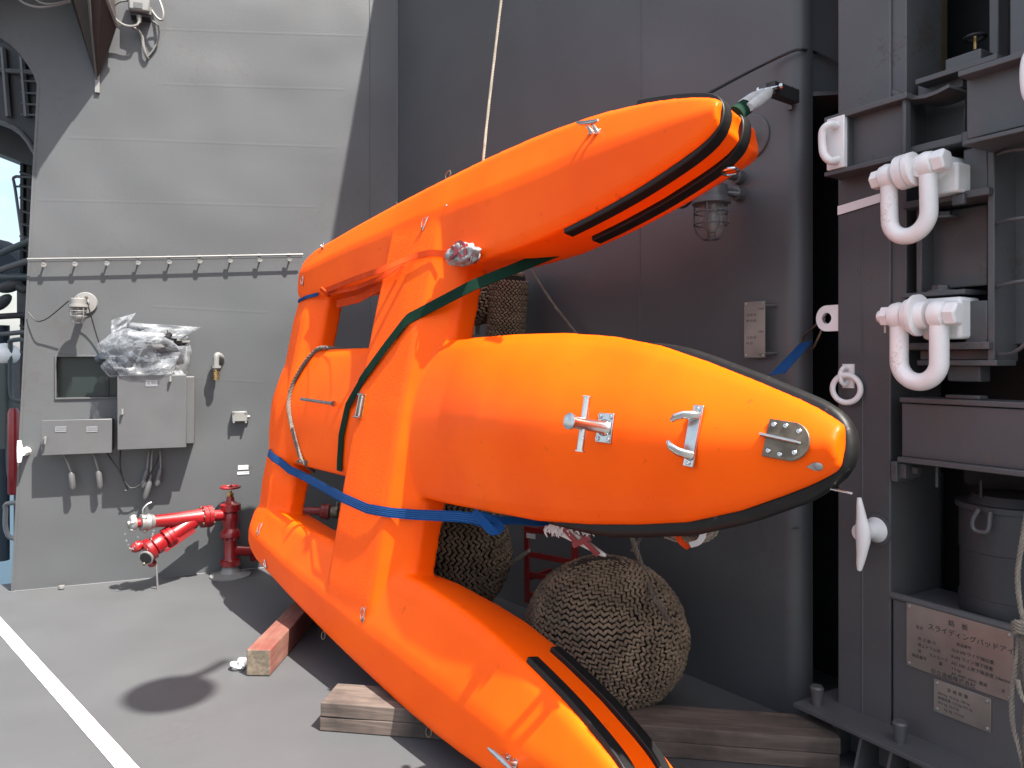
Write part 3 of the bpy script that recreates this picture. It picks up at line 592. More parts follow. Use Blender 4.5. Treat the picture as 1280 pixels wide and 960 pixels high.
# stern bumps beside the middle hull
for v in (.1, -.12): body.ell(K(-.24, v, -.06), kw, .09, .035, 12, 8)
hull = body.build('moulded_body', 'orange', craft)
rm = hull.modifiers.new('remesh', 'REMESH'); rm.mode = 'VOXEL'; rm.voxel_size = .0105; rm.use_smooth_shade = True
sm = hull.modifiers.new('smooth', 'SMOOTH'); sm.iterations = 8; sm.factor = .5
dg = bpy.context.evaluated_depsgraph_get(); me = bpy.data.meshes.new_from_object(hull.evaluated_get(dg))
hull.modifiers.clear(); hull.data = me
me.materials.clear(); me.materials.append(M['orange']); me.materials.append(M['nonskid'])
off = ROOTLOC['target_craft']; mi = []
for p in me.polygons:
    q = V(p.center) + off - KO; u = q.dot(ka) / KS; v = q.dot(kw) / KS - 1.13; n_ = q.dot(kn) / KS; nn = p.normal.dot(kn)
    t = 1 if (nn > .85 and ((1.22 < u < 1.71 and abs(v) < 1.05) or (-.15 < u < .08 and abs(v) < 1.0)) and n_ > -.03) else 0
    mi.append(t)
me.polygons.foreach_set('material_index', mi); me.polygons.foreach_set('use_smooth', [True] * len(mi)); me.update()
from mathutils.bvhtree import BVHTree
bvh = BVHTree.FromPolygons([V(v_.co) + off for v_ in me.vertices], [tuple(p.vertices) for p in me.polygons])
def surf(u, v, lift=0.0):            # point on the moulded body facing the viewer's side, and its normal
    h = bvh.ray_cast(K(u, v, .8), -kn)
    if h[0] is None: return K(u, v, lift), kn.copy()
    return h[0] + h[1] * lift, h[1]
def seen(x, y, lift=0.0):            # where the sight line of a picture point meets the body
    r = V(((x - CX) / FPX, 1, -(y - HY) / FPX)).normalized(); h = bvh.ray_cast(EYE, r)
    if h[0] is None:
        return FK.w(x, y, 0), kn.copy()
    nn = h[1] if h[1].dot(r) < 0 else -h[1]
    return h[0] + nn * lift, nn

# rubbing strips round the outrigger bows
def strip_path(sg, n_, ur, u_in, u_out, ext):
    pts = []; nr = []
    U = [u_in + (3.5 - ur - u_in) * i / 16 for i in range(17)]
    inn = [(u, interp(OUTR, u + ur)[0] + .0) for u in U]
    out = [(u, interp(OUTR, u + ur)[1]) for u in reversed([u_out + (3.5 - ur - u_out) * i / 12 for i in range(13)])]
    tip = 3.56 - ur; vi = interp(OUTR, 3.5)[0]; vo = interp(OUTR, 3.5)[1]
    mid = [(tip + .0, vi + (vo - vi) * t) for t in (.25, .5, .75)]
    allp = inn + mid + out
    return [K(u, sg * v, n_) for u, v in allp]
def rub(sg, n_, ur, u_in, u_out):
    pts = smooth_path(strip_path(sg, n_, ur, u_in, u_out, 0), .02); cen = K(2.9, sg * 1.2, n_); q = []; nr = []
    for i, p in enumerate(pts):
        h = bvh.find_nearest(p); q.append(h[0])
    for _ in range(8): q = [q[0]] + [(q[i - 1] + q[i] * 2 + q[i + 1]) / 4 for i in range(1, len(q) - 1)] + [q[-1]]
    for i in range(len(q)):
        tdir = (q[min(i + 1, len(q) - 1)] - q[max(i - 1, 0)]).normalized(); nn = tdir.cross(kn); 
        if nn.dot(q[i] - cen) < 0 and i > 20: pass
        nr.append(nn.normalized())
    # the outward side is the one away from the hull's middle line
    for i in range(len(q)):
        u, v = (q[i] - KO).dot(ka) / KS, (q[i] - KO).dot(kw) / KS - 1.13
        vc = sum(interp(OUTR, u)[:2]) / 2 * sg; d = kw * (v - vc) + ka * (.8 if u > 3.3 else 0) * max(0, u - 3.3)
        if nr[i].dot(d) < 0: nr[i] = -nr[i]
    q = [p + n2 * .009 for p, n2 in zip(q, nr)]
    MB().band(q, nr, .050, .024).build('rubbing_strip', 'rubber', craft, ang=50, bevel=.004)
for sg in (1, -1):
    rub(sg, -.045, .0, 2.75 if sg > 0 else 2.93, 3.1); rub(sg, -.195 if sg > 0 else -.235, .0, 2.78 if sg > 0 else 2.86, 3.1)
# bow fender of the middle hull, a D section standing proud of the sides
pts = []; nr = []
top = [(u, interp(MIDT, u)[0]) for u in [3.36 + i * .06 for i in range(13)]]; bot = [(u, -interp(MIDT, u)[1]) for u in [4.06 - i * .06 for i in range(20)]]
path = top + [(4.13, .125), (4.158, .088), (4.17, .03), (4.148, -.03)] + bot
def cth(i, n): return min(1, i / 3, (n - 1 - i) / 5 + .15)
path = smooth_path([V((u, v, 0)) for u, v in path], .03); nP = len(path); vs = []
for i, p in enumerate(path):
    t = path[min(i + 1, nP - 1)] - path[max(i - 1, 0)]; t.normalize(); o_ = V((-t.y, t.x, 0)); e = i / (nP - 1); k = min(1, .35 + e * 9, .25 + (1 - e) * 5)
    k *= .72 + .62 * max(0, (e - .45) / .55) ** .5 * (1 if e > .45 else 0)
    for d, n_ in ((-.03, -.045), (.012 * k, -.04), (.030 * k, -.052), (.038 * k, -.075), (.034 * k, -.10), (.014 * k, -.122), (-.012, -.122)):
        q = p + o_ * d; vs.append(K(q.x - abs(n_) * .12, q.y, n_))
mb = MB(); mb.add(vs, [(i * 7 + k, i * 7 + (k + 1) % 7, i * 7 + 7 + (k + 1) % 7, i * 7 + 7 + k) for i in range(nP - 1) for k in range(7)] + [tuple(reversed(range(7))), tuple(range(7 * nP - 7, 7 * nP))])
mb.build('bow_fender', 'scuff', craft, ang=60)

# fittings -------------------------------------------------------------
def basis(nrm, up=kw):
    z = nrm.normalized(); y = (up - z * up.dot(z)).normalized(); x = y.cross(z); return x, y, z
def frame_at(p, nrm, rot=0.0, up=kw):
    x, y, z = basis(nrm, up); c_, s_ = math.cos(rot), math.sin(rot)
    return Frame(p, x * c_ + y * s_, y * c_ - x * s_, z)
def screw(fr, a, b, c, par, r=.008):
    MB().lathe(fr.p(a, b, c), fr.z, [(0, r), (.002, r), (.004, r * .7), (.0041, r * .25), (.0022, r * .2)], 14).build('screw', 'steel', par)
# bollard with cross bar on the middle hull
p, nn = seen(757, 535); f = frame_at(p, (nn + kn * 1.5).normalized()); bo = MB().box(f, -.026, .026, -.037, .037, -.004, .005).build('bollard_plate', 'steel', craft, bevel=.002)
for a, b in ((-.018, .028), (.018, .028), (-.018, -.028), (.018, -.028)): screw(f, a, b, .005, bo, .0065)
b2 = (f.z * 1 + V((-.05, -.03, .02))).normalized()
MB().lathe(f.p(0, 0, .004), f.z, [(0, .022), (.006, .020), (.012, .0155), (.115, .0155), (.117, .020), (.124, .020), (.125, .018)], 24).build('bollard_post', 'steel', bo)
MB().lathe(f.p(0, -.068, .078), f.y, [(0, .013), (.003, .013), (.0035, .009), (.1325, .009), (.133, .013), (.136, .013)], 18).build('cross_bar', 'steel', bo)
# fairlead chock
p, nn = seen(868, 545); f = frame_at(p, (nn + kn * 1.5).normalized(), rot=R(-3))
ck = MB().box(f, -.014, .014, -.072, .072, -.003, .006).build('fairlead', 'steel', craft, bevel=.002)
mb = MB(); mb.box(f, -.015, .015, -.05, .05, .0065, .012)
for sg in (1, -1):
    mb.tube([f.p(.008, sg * .046, .008), f.p(.0, sg * .045, .024), f.p(-.012, sg * .042, .04), f.p(-.026, sg * .034, .048), f.p(-.036, sg * .024, .046)], [.012, .012, .011, .010, .006], 10, flat=.8)
mb.build('fairlead_horns', 'steel', ck, bevel=.001)
for sg in (1, -1): screw(f, 0, sg * .062, .006, ck, .0075)
# rudder plate near the bow, rounded right end
p, nn = seen(983, 551); f = frame_at(p, (nn * 1.2 + kn).normalized(), rot=R(-4))
pl = [f.p(-.048, -.042), f.p(.018, -.042)] + [f.p(.012 + .042 * math.cos(R(t)), .042 * math.sin(R(t))) for t in range(-80, 81, 16)] + [f.p(.018, .042), f.p(-.048, .042)]
rp = MB().prism([q + f.z * -.002 for q in pl], f.z * .006).build('eye_plate', 'tarnish', craft, bevel=.002)
MB().tube([f.p(-.058, .004, .003), f.p(-.056, .004, .014), f.p(.03, .0, .016), f.p(.034, .0, .005)], .0035, 8).build('plate_fin', 'steel', rp)
MB().box(f, -.055, .03, -.0005, .0015, .003, .013).build('plate_web', 'tarnish', rp)
for a, b in ((-.034, .030), (-.006, .031), (.026, .024), (-.034, -.028), (-.006, -.031), (.026, -.022)): screw(f, a, b, .004, rp, .006)
p, nn = seen(1023, 583); f = frame_at(p, nn)
MB().lathe(f.p(0, 0, -.002), f.z, [(0, .012), (.004, .012), (.008, .008), (.009, .002)], 16).build('drain_plug', 'galv', craft)
MB().prism([f.p(-.03, -.006, .001), f.p(-.005, -.014, .001), f.p(.0, .0, .001), f.p(-.01, .012, .001)], f.z * .0012).build('worn_patch', 'galv', craft)
MB().tube([K(4.10, -.085, -.075), K(4.185, -.092, -.08)], .004, 8).build('bow_pin', 'steel', craft)
def grow(o_, cen, k, off_):
    for v_ in o_.data.vertices: v_.co = (cen - off_) + (v_.co - (cen - off_)) * k
    for ch in o_.children: grow(ch, cen, k, off_)
grow(bo, seen(757, 535)[0], 1.32, off); grow(ck, seen(868, 545)[0], 1.28, off); grow(rp, seen(983, 551)[0], 1.26, off)
# horn cleats on the outriggers
def cleat(x, y, rot, s_=1.0, name='horn_cleat'):
    p, nn = seen(x, y); f = frame_at(p, (nn + kn * .3 + (kw * .55 if y < 400 else kw * .35)).normalized(), rot)
    rt = MB().tube([f.p(-.075 * s_, 0, .052 * s_), f.p(-.05 * s_, 0, .047 * s_), f.p(0, 0, .045 * s_), f.p(.05 * s_, 0, .047 * s_), f.p(.075 * s_, 0, .052 * s_)], [.005 * s_, .009 * s_, .011 * s_, .009 * s_, .005 * s_], 10).build(name, 'steel', craft)
    for a in (-.02, .02):
        MB().lathe(f.p(a * s_, 0, -.004), f.z, [(0, .013 * s_), (.006 * s_, .012 * s_), (.012 * s_, .008 * s_), (.04 * s_, .007 * s_)], 14).build('cleat_leg', 'steel', rt)
        MB().box(f, (a - .012) * s_, (a + .012) * s_, -.014 * s_, .014 * s_, -.003, .004).build('cleat_foot', 'steel', rt, bevel=.001)
cleat(743, 165, R(-16)); cleat(640, 950, R(-8))
# small D-ring eyes and pins
def eye(x, y, rot=0.0, s_=1.0):
    p, nn = seen(x, y); f = frame_at(p, nn, rot)
    rt = MB().lathe(f.p(0, -.02 * s_, -.002), f.z, [(0, .014 * s_), (.005, .014 * s_), (.008, .010 * s_), (.009, .003)], 16).build('eye_base', 'tarnish', craft)
    MB().tube(smooth_path([f.p(-.004 * s_, -.018 * s_, .008), f.p(-.014 * s_, .006 * s_, .012), f.p(-.008 * s_, .03 * s_, .012), f.p(.006 * s_, .033 * s_, .01), f.p(.012 * s_, .02 * s_, .008), f.p(.004 * s_, -.018 * s_, .008)], .006), .0028, 6).build('eye_ring', 'steel', rt)
    MB().tube([f.p(.016 * s_, -.03 * s_, .008), f.p(.016 * s_, .045 * s_, .008)], .0028, 6).build('eye_pin', 'steel', rt)
eye(531, 281, R(-22)); eye(455, 769, 0); eye(379, 352, R(-8), .9); eye(325, 662, R(-10), 1.1)
eye(333, 706, R(30), .7); eye(404, 309, R(40), .7)
p, nn = seen(558, 257); MB().lathe(p, nn, [(-.001, .006), (.003, .005), (.004, .001)], 12).build('rivet', 'galv', craft)
for q, rr in (((-.2, 1.02, -.05), .02), ((-.22, -.95, -.04), .02), ((1.0, 1.30, -.06), .02), ((1.6, 1.39, -.05), .022), ((1.1, -1.33, -.05), .02), ((2.3, -1.44, -.05), .02)):
    c_ = K(*q); d = ka * -1 if q[0] < 0 else kw * (1 if q[1] > 0 else -1)
    MB().torus(c_ + d * .02, kn, rr, .0035, 18, 6).build('lashing_ring', 'tarnish', craft)
MB().torus(K(3.47, 1.12, -.23), V((0, .2, 1)), .028, .006, 22, 8).build('bow_ring', 'steel', craft); MB().torus(K(3.60, -1.28, -.2), V((.3, .8, .3)), .028, .006, 22, 8).build('bow_ring', 'steel', craft)
# rod with nut, latch
p0, n0 = seen(383, 500, .03); p1, n1 = seen(424, 506, .035)
MB().tube([p0, p1], .011, 10).build('tow_rod', 'steel', craft); MB().lathe(p1 - (p1 - p0).normalized() * .01, p1 - p0, [(0, .017), (.02, .017)], 6).build('rod_nut', 'steel', craft)
p, nn = seen(451, 508); f = frame_at(p, kn)
lt_ = MB().box(f, -.012, .036, -.062, .062, -.004, .004).build('latch_plate', 'brass', craft, bevel=.001)
MB().box(f, .008, .030, -.05, .05, .004, .026).build('latch_body', 'tarnish', lt_, bevel=.003)
for a in (.004, .036): MB().tube([f.p(a, -.056, .02), f.p(a, .062, .02)], .005, 8).build('latch_bar', 'steel', lt_)
for b in (-.056, .06): MB().lathe(f.p(-.01, b, .02), f.x, [(0, .007), (.058, .007)], 10).build('latch_roller', 'steel', lt_)
MB().box(f, -.03, -.012, -.05, .0, -.002, .004).build('yellow_tag', paint('yellow_tag_paint', (.75, .5, .02), .5), lt_)

# ------------------------------------------------------------------ lashings: webbing straps and ropes over the craft
def strap(name, label, pts, wdt, mat, extra=None, normals=None):
    P = []; Nn = []
    for q in pts:
        if len(q) == 2: a, b = seen(q[0], q[1], .013); P.append(a); Nn.append(b)
        else: P.append(V(q)); Nn.append(None)
    last = kn
    for i in range(len(Nn)):
        if Nn[i] is None: Nn[i] = last
        last = (Nn[i] + kn * 1.5).normalized(); Nn[i] = last
    # dense
    PP = []; NN = []
    for i in range(len(P) - 1):
        m = max(1, int((P[i + 1] - P[i]).length / .03))
        for k in range(m): PP.append(P[i].lerp(P[i + 1], k / m)); NN.append(Nn[i].lerp(Nn[i + 1], k / m).normalized())
    PP.append(P[-1]); NN.append(Nn[-1])
    for i, p in enumerate(PP):
        h = bvh.ray_cast(p + kn * .4, -kn)
        if h[0] is not None and (h[0] - p).dot(kn) > -.010: PP[i] = h[0] + kn * .010
    return PP, NN
PP, NN = strap('g', '', [(427, 588), (429, 545), (437, 508), (460, 468), (485, 434), (513, 398)], .04, 'green')
P2 = [seen(513, 398, .008)[0], K(2.0, .60, .10), K(2.34, .80, .06), K(2.62, .94, -.12), K(2.95, .99, -.34), K(3.3, 1.10, -.36), K(3.62, 1.30, -.26)]
# taut run from the beam edge up behind the upper hull
q0 = FK.w(513, 398, .10); q1 = FK.w(598, 350, .04); q2 = FK.w(690, 322, -.16); q3 = FK.w(800, 275, -.30)
run = PP[:-1] + [seen(512, 399, .008)[0]]
for a, b, m in ((run[-1], seen(590, 362, .012)[0] if False else FK.w(590, 357, .02), 5), (FK.w(590, 357, .02), FK.w(700, 313, -.20), 6), (FK.w(700, 313, -.20), FK.w(792, 270, -.33), 6)):
    run += [a.lerp(b, (k + 1) / m) for k in range(m)]
nrm = NN[:len(PP) - 1] + [V((-.70, -.68, .2))] * (len(run) - len(PP) + 1)
behind = [K(1.10, -.40, -.02) - kn * .0, K(1.12, -.45, -.2)]
st = thing('green_strap', 'dark green webbing strap looped over the main cross beam and behind the upper hull', 'strap', run[0])
MB().band(run, nrm, .056, .004).build('webbing', 'green', st, ang=60)
# blue strap
PP, NN = strap('b', '', [(338, 566), (352, 577), (370, 588), (390, 601), (430, 622), (462, 636), (492, 641), (530, 644), (556, 645)], .04, 'blue')
endp = [FK.w(575, 646, -.02), FK.w(592, 648, -.03), FK.w(604, 652, -.05)]
PPb = [PP[0] - kn * .05 - ka * .01] + PP + endp; NNb = [NN[0]] + NN + [V((-.6, -.75, .3))] * 3
for i in range(1, len(PPb) - 1):
    if PPb[i].y > 0: pass
def pull(P, Nn, it=30):   # a taut strap spans hollows: average but never sink below the body
    P = [p.copy() for p in P]
    for _ in range(it):
        for i in range(1, len(P) - 1):
            m_ = (P[i - 1] + P[i + 1]) / 2; d = kn.dot(m_ - P[i])
            P[i] = P[i] + kn * max(d * .5, 0)
    return P
PPb = pull(PPb, NNb, 60)
for i, p in enumerate(PPb[1:-3]):
    h = bvh.ray_cast(p + kn * .4, -kn)
    if h[0] is not None and (h[0] - p).dot(kn) > -.010: PPb[i + 1] = h[0] + kn * .011
st = thing('blue_strap', 'long blue webbing strap across the lower window opening of the craft', 'strap', PPb[0])
MB().band(PPb, NNb, .046, .004).build('webbing', 'blue', st, ang=60)
for o2 in (-.013, -.0045, .0045, .013):
    sd = [(PPb[min(i + 1, len(PPb) - 1)] - PPb[max(i - 1, 0)]).normalized().cross(NNb[i]).normalized() for i in range(len(PPb))]
    MB().band([p + s_ * o2 + n2 * .0026 for p, s_, n2 in zip(PPb, sd, NNb)], NNb, .0022, .001).build('stitch_line', 'bluestripe', st)
kk = [FK.w(592, 640, .0), FK.w(604, 652, .02), FK.w(616, 664, .01), FK.w(626, 660, -.02), FK.w(612, 648, -.05), FK.w(600, 644, -.05)]
kp = smooth_path(kk, .012); MB().band(kp, V((-.3, -.9, .5)), .034, .004).build('knot_loop', 'blue', st, ang=60)
kp = smooth_path([FK.w(596, 644, .01), FK.w(622, 650, -.05), FK.w(650, 651, -.12), FK.w(690, 654, -.22)], .02); MB().band(kp, V((-.3, -.8, .6)), .032, .004).build('tail_end', 'blue', st, ang=60)
# tape wrapped round the blue strap
tp = thing('white_tape_wrap', 'white tape wound round the blue strap at the stern beam', 'tape', seen(374, 590)[0])
pc = [seen(x, y, .012)[0] for x, y in ((361, 583), (369, 588), (377, 592), (383, 595))]
MB().tube(pc, [.012, .024, .026, .022], 12, flat=.6).build('winding', 'tape', tp); MB().tube([seen(370, 583, .03)[0], seen(374, 600, .03)[0]], .002, 5).build('thread', 'darkred', tp)
# orange red strap, two runs, from the stern beam to the wrapped ratchet
PP, NN = strap('r', '', [(404, 364), (430, 357)], .03, 'redweb')
r1 = [seen(408, 363, .012)[0], FK.w(440, 350, .09), FK.w(480, 336, .15), seen(520, 321, .012)[0], seen(540, 317, .012)[0], seen(562, 318, .02)[0]]
r1 = [p for a, b in zip(r1, r1[1:]) for p in (a, a.lerp(b, .33), a.lerp(b, .66))] + [r1[-1]]
st = thing('orange_strap', 'double orange red webbing strap from stern beam to the wrapped ratchet', 'strap', r1[0])
MB().band(r1, kn, .034, .003).build('webbing', 'redweb', st, ang=60)
r2 = [seen(410, 366, .010)[0], FK.w(445, 360, .04), FK.w(480, 345, .10), seen(505, 330, .010)[0]]
r2 = [p for a, b in zip(r2, r2[1:]) for p in (a, a.lerp(b, .33), a.lerp(b, .66))] + [r2[-1]]
MB().band(r2, kn, .026, .003).build('second_run', 'redweb', st, ang=60)
r3 = [FK.w(421, 380, -.02), FK.w(450, 373, -.02), FK.w(478, 357, -.02)]
MB().band(r3, kn, .05, .003).build('rear_run', 'redweb', st, ang=60)
MB().tube([seen(405, 361, .015)[0], seen(414, 366, .02)[0]], .018, 10, flat=.7).build('knot', 'redweb', st)
b1 = [seen(371, 376, .012)[0] - kn * .01, seen(385, 372, .012)[0], seen(400, 367, .014)[0]]
MB().band(b1, kn, .022, .004).build('blue_strap_end', 'blue', label='short blue webbing end tied to the orange strap at the stern', cat='strap', ang=60)
M['film'] = paint('milky_plastic_film', (.26, .25, .25), .35, var=.3, vscale=30, bump=.8, bscale=35, spots=.5, spotcol=(.15, .12, .12), spotscale=18)
# ratchet wrapped in plastic
rt = thing('wrapped_ratchet', 'ratchet buckle wrapped in clear plastic and red tape on the upper beam', 'ratchet', seen(585, 322)[0])
p, nn = seen(582, 318, .03); f = frame_at(p + ka * .02, kn, R(-4))
mb = MB(); bmx = bmesh.new(); bmesh.ops.create_icosphere(bmx, subdivisions=4, radius=1)
vs = []
for v_ in bmx.verts:
    c_ = v_.co; d = 1 + .35 * noise.noise(c_ * 2.4 + V((3, 1, 7))) + .2 * abs(noise.noise(c_ * 6)); vs.append(f.p(c_.x * .118 * d, c_.y * .052 * d, c_.z * .040 * d))
mb.add(vs, [tuple(q.index for q in fc.verts) for fc in bmx.faces]); bmx.free(); mb.build('plastic_wrap', 'film', rt, ang=180)
for pts in ([(-.06, .03), (-.01, .012), (.05, -.025), (.09, -.04)], [(-.05, -.03), (.0, -.015), (.05, .018), (.07, .035)], [(-.02, .04), (.02, .045), (.06, .02), (.07, -.02)]):
    MB().band(smooth_path([f.p(a, b, .050 - (a * a) * 2.2 - abs(b) * .3) for a, b in pts], .01), kn, .017, .003).build('red_tape', 'red', rt)
MB().box(f, .085, .10, -.042, .022, -.02, .016).build('ratchet_end', 'steel', rt, bevel=.002)
MB().box(f, -.09, -.045, -.016, .002, .022, .03).build('ratchet_pawl', 'cable', rt, bevel=.002)
# twisted rope round the stern end of the middle hull
rr = [seen(x, y, .012)[0] for x, y in ((411, 437), (399, 438), (388, 448), (377, 464), (367, 484), (363, 505), (366, 528), (372, 552), (379, 573))]
rr = [rr[0] - kn * .12 + ka * .02] + rr + [FK.w(384, 582, -.02), FK.w(392, 590, -.12)]
MB().rope(rr, .0135, .07).build('twisted_rope', 'rope', label='grey brown twisted rope round the stern of the middle hull', cat='rope', ang=60)
rr = [FK.w(372, 577, .02), FK.w(392, 578, -.03), FK.w(408, 584, -.08)]
MB().rope(rr, .011, .06).build('twisted_rope', 'rope', label='short dark rope end tucked behind the blue strap', cat='rope', ang=60)
# ------------------------------------------------------------------ things on the sunlit wall
A = FA
cr = thing('cable_rail', 'long pale cable rail on short stand-offs across the sunlit wall', 'cable rail', A.w(200, 322, .05))
MB().tube([A.w(34, 324, .068), A.w(200, 321.5, .068), A.w(379, 318, .068)], .0075, 8).build('conduit', 'light', cr)
MB().tube([A.w(34, 327.4, .058), A.w(120, 326.0, .058), A.w(210, 324.7, .058), A.w(300, 323.0, .058), A.w(379, 321.4, .058)], .0035, 6).build('cable', 'whitecable', cr)
for x in (55, 94, 134, 173, 212, 250, 288, 325, 362):
    y = 331 - (x - 55) * .0225
    MB().lathe(A.w(x, y, 0), A.z, [(0, .006), (.062, .006)], 8).lathe(A.w(x, y, .052), A.z, [(0, .017), (.010, .017)], 12).build('stand_off', 'light', cr)
    MB().boxpx(A, x - 3, y - 8, x + 1, y - 1, .054, .064).build('clip', 'light', cr)
def lamp(fr, x, y, s, mat, cg, name, label, globe=True):
    # x, y: centre top of the lamp body; hangs from a wall disc
    o = fr.w(x, y, .16 * s); rt = thing(name, label, 'lamp', fr.w(x, y))
    dn = V((0, 0, -1)); return o, rt
def cage_lamp(o, s, mat, name, label, plate=None, n=fr if False else None):
    rt = thing(name, label, 'lamp', o); dn = V((0, 0, -1))
    MB().lathe(o, dn, [(0, .055 * s), (.006 * s, .062 * s), (.05 * s, .062 * s), (.052 * s, .073 * s), (.075 * s, .075 * s), (.08 * s, .068 * s)], 24).build('lamp_cap', mat, rt)
    MB().lathe(o - dn * .018 * s, dn, [(0, .012 * s), (.02 * s, .014 * s)], 10).build('cap_bolt', mat, rt)
    MB().lathe(o, dn, [(.078 * s, .052 * s), (.16 * s, .052 * s), (.19 * s, .042 * s), (.205 * s, .02 * s), (.208 * s, .002)], 20).build('glass_globe', 'glass', rt)
    MB().lathe(o, dn, [(.07 * s, .018 * s), (.11 * s, .02 * s), (.115 * s, .03 * s), (.16 * s, .034 * s), (.185 * s, .02 * s), (.19 * s, .003)], 14).build('bulb', 'bulb', rt)
    MB().lathe(o, dn, [(.078 * s, .03 * s), (.105 * s, .024 * s)], 14).build('bulb_socket', 'tarnish', rt)
    cg = MB()
    for d, r in ((.11, .066), (.155, .066), (.213, .028)): cg.torus(o + dn * d * s, dn, r * s, .0035 * s, 24, 6)
    for k in range(4):
        an = math.pi / 4 + k * math.pi / 2 + .3; dv_ = V((math.cos(an), math.sin(an), 0))
        cg.tube(smooth_path([o + dn * .075 * s + dv_ * .066 * s, o + dn * .16 * s + dv_ * .066 * s, o + dn * .195 * s + dv_ * .05 * s, o + dn * .213 * s + dv_ * .028 * s], .02), .0038 * s, 6)
    cg.build('wire_cage', mat, rt)
    return rt
o = A.w(98, 373, .19)
rt = cage_lamp(o, .80, 'light', 'bulkhead_lamp', 'pale caged bulkhead lamp on the sunlit wall above the recessed window')
MB().lathe(A.w(107, 379, 0), A.z, [(0, .078), (.012, .078), (.02, .072), (.022, .03), (.03, .025), (.19, .022)], 32).build('wall_disc', 'light', rt)
MB().lathe(A.w(108, 372, .02), A.z, [(0, .012), (.018, .010)], 8).build('disc_bolt', 'tarnish', rt)
MB().tube(smooth_path([A.w(35, 390, .03), A.w(45, 401, .06), A.w(52, 401, .08), A.w(62, 396, .1), A.w(86, 376, .17)], .03), .0045, 6).build('lamp_cable', 'cable', rt)
MB().tube(smooth_path([A.w(107, 372, .12), A.w(113, 392, .08), A.w(121, 420, .04), A.w(130, 446, .02)], .03), .0045, 6).build('lamp_cable', 'cable', rt)
# electric boxes
rt = thing('large_junction_cabinet', 'large square grey electrical cabinet under the plastic bag', 'cabinet', A.w(195, 558))
MB().boxpx(A, 150, 471, 243, 556, .002, .19).build('cabinet_back', 'grey', rt, bevel=.004)
MB().boxpx(A, 146.5, 468.5, 233, 561, .192, .225).build('cabinet_door', 'grey', rt, bevel=.004)
MB().boxpx(A, 182, 475, 197, 483, .2255, .228).build('label_plate', 'labelgrey', rt)
fr_ = A; a, b = A.px(184, 480, .229); text_obj('SJ BOX', A, a, b, .2288, .026, 'ink', rt)
for x, y in ((213, 476), (153, 517)):
    MB().lathe(A.w(x, y, .225), A.z, [(0, .008), (.03, .008)], 10).tube([A.w(x, y - 6, .252), A.w(x, y + 1, .255)], .007, 8).build('door_latch', 'light', rt)
rt = thing('low_junction_cabinet', 'low wide grey electrical cabinet below the recessed window', 'cabinet', A.w(95, 568))
MB().boxpx(A, 55, 526, 140, 565, .002, .13).build('cabinet_back', 'grey', rt, bevel=.004)
MB().boxpx(A, 51.5, 524.5, 140, 568, .132, .16).build('cabinet_door', 'grey', rt, bevel=.004)
for x, t1, t2 in ((69, 'TEMPORARY', 'RECEPTACLE'), (108, 'TEMPORARY', 'RECEPTACLE')):
    MB().boxpx(A, x, 533, x + 14, 540, .1605, .163).build('label_plate', 'labelgrey', rt)
    a, b = A.px(x + 1, 536, .1635); text_obj(t1, A, a, b, .1638, .012, 'ink', rt); text_obj(t2, A, a, b - .014, .1638, .012, 'ink', rt)
MB().lathe(A.w(57, 547, .16), A.z, [(0, .008), (.03, .008)], 10).tube([A.w(57, 547, .19), A.w(56, 555, .19)], .007, 8).build('door_latch', 'light', rt)
# plugs and cables hanging below
def plug(x0, y0, x1, y1, x2, y2, lab):
    rt = thing('hanging_plug', lab, 'plug', A.w(x2, y2, .08), 'cable plugs hanging under the cabinets')
    MB().tube(smooth_path([A.w(x0, y0, .06), A.w((x0 + x1) / 2, y0 + 10, .08), A.w(x1, y1, .08)], .02), .007, 8).build('lead', 'whitecable', rt)
    MB().tube([A.w(x1, y1, .08), A.w(x1 + (x2 - x1) * .1, y1 + 3, .08), A.w(x1 + (x2 - x1) * .85, y1 + (y2 - y1) * .85, .08), A.w(x2, y2, .08)], [.012, .020, .022, .013], 12).build('plug_body', 'grey', rt)
plug(80, 568, 89, 590, 91, 612, 'leftmost grey cable plug hanging under the low cabinet')
plug(117, 567, 123, 588, 125, 611, 'right hand grey cable plug hanging under the low cabinet')
plug(187, 560, 184, 586, 178, 610, 'left plug of the bunch under the large cabinet')
plug(192, 560, 188, 598, 181, 624, 'longest plug of the bunch under the large cabinet')
plug(200, 560, 201, 585, 196, 608, 'right plug of the bunch under the large cabinet')
MB().tube(smooth_path([A.w(134, 567, .05), A.w(147, 585, .09), A.w(155, 600, .1), A.w(163, 610, .1), A.w(176, 606, .1), A.w(188, 592, .09), A.w(198, 572, .07), A.w(202, 558, .05)], .03), .005, 6).build('black_cable', 'cable', label='black cable looped between the two cabinets', cat='cable')
MB().tube(smooth_path([A.w(151, 560, .05), A.w(150, 580, .08), A.w(154, 600, .09), A.w(160, 612, .09), A.w(156, 613, .09)], .03), .005, 6).build('black_cable', 'cable', label='black cable end dangling below the left side of the large cabinet', cat='cable')
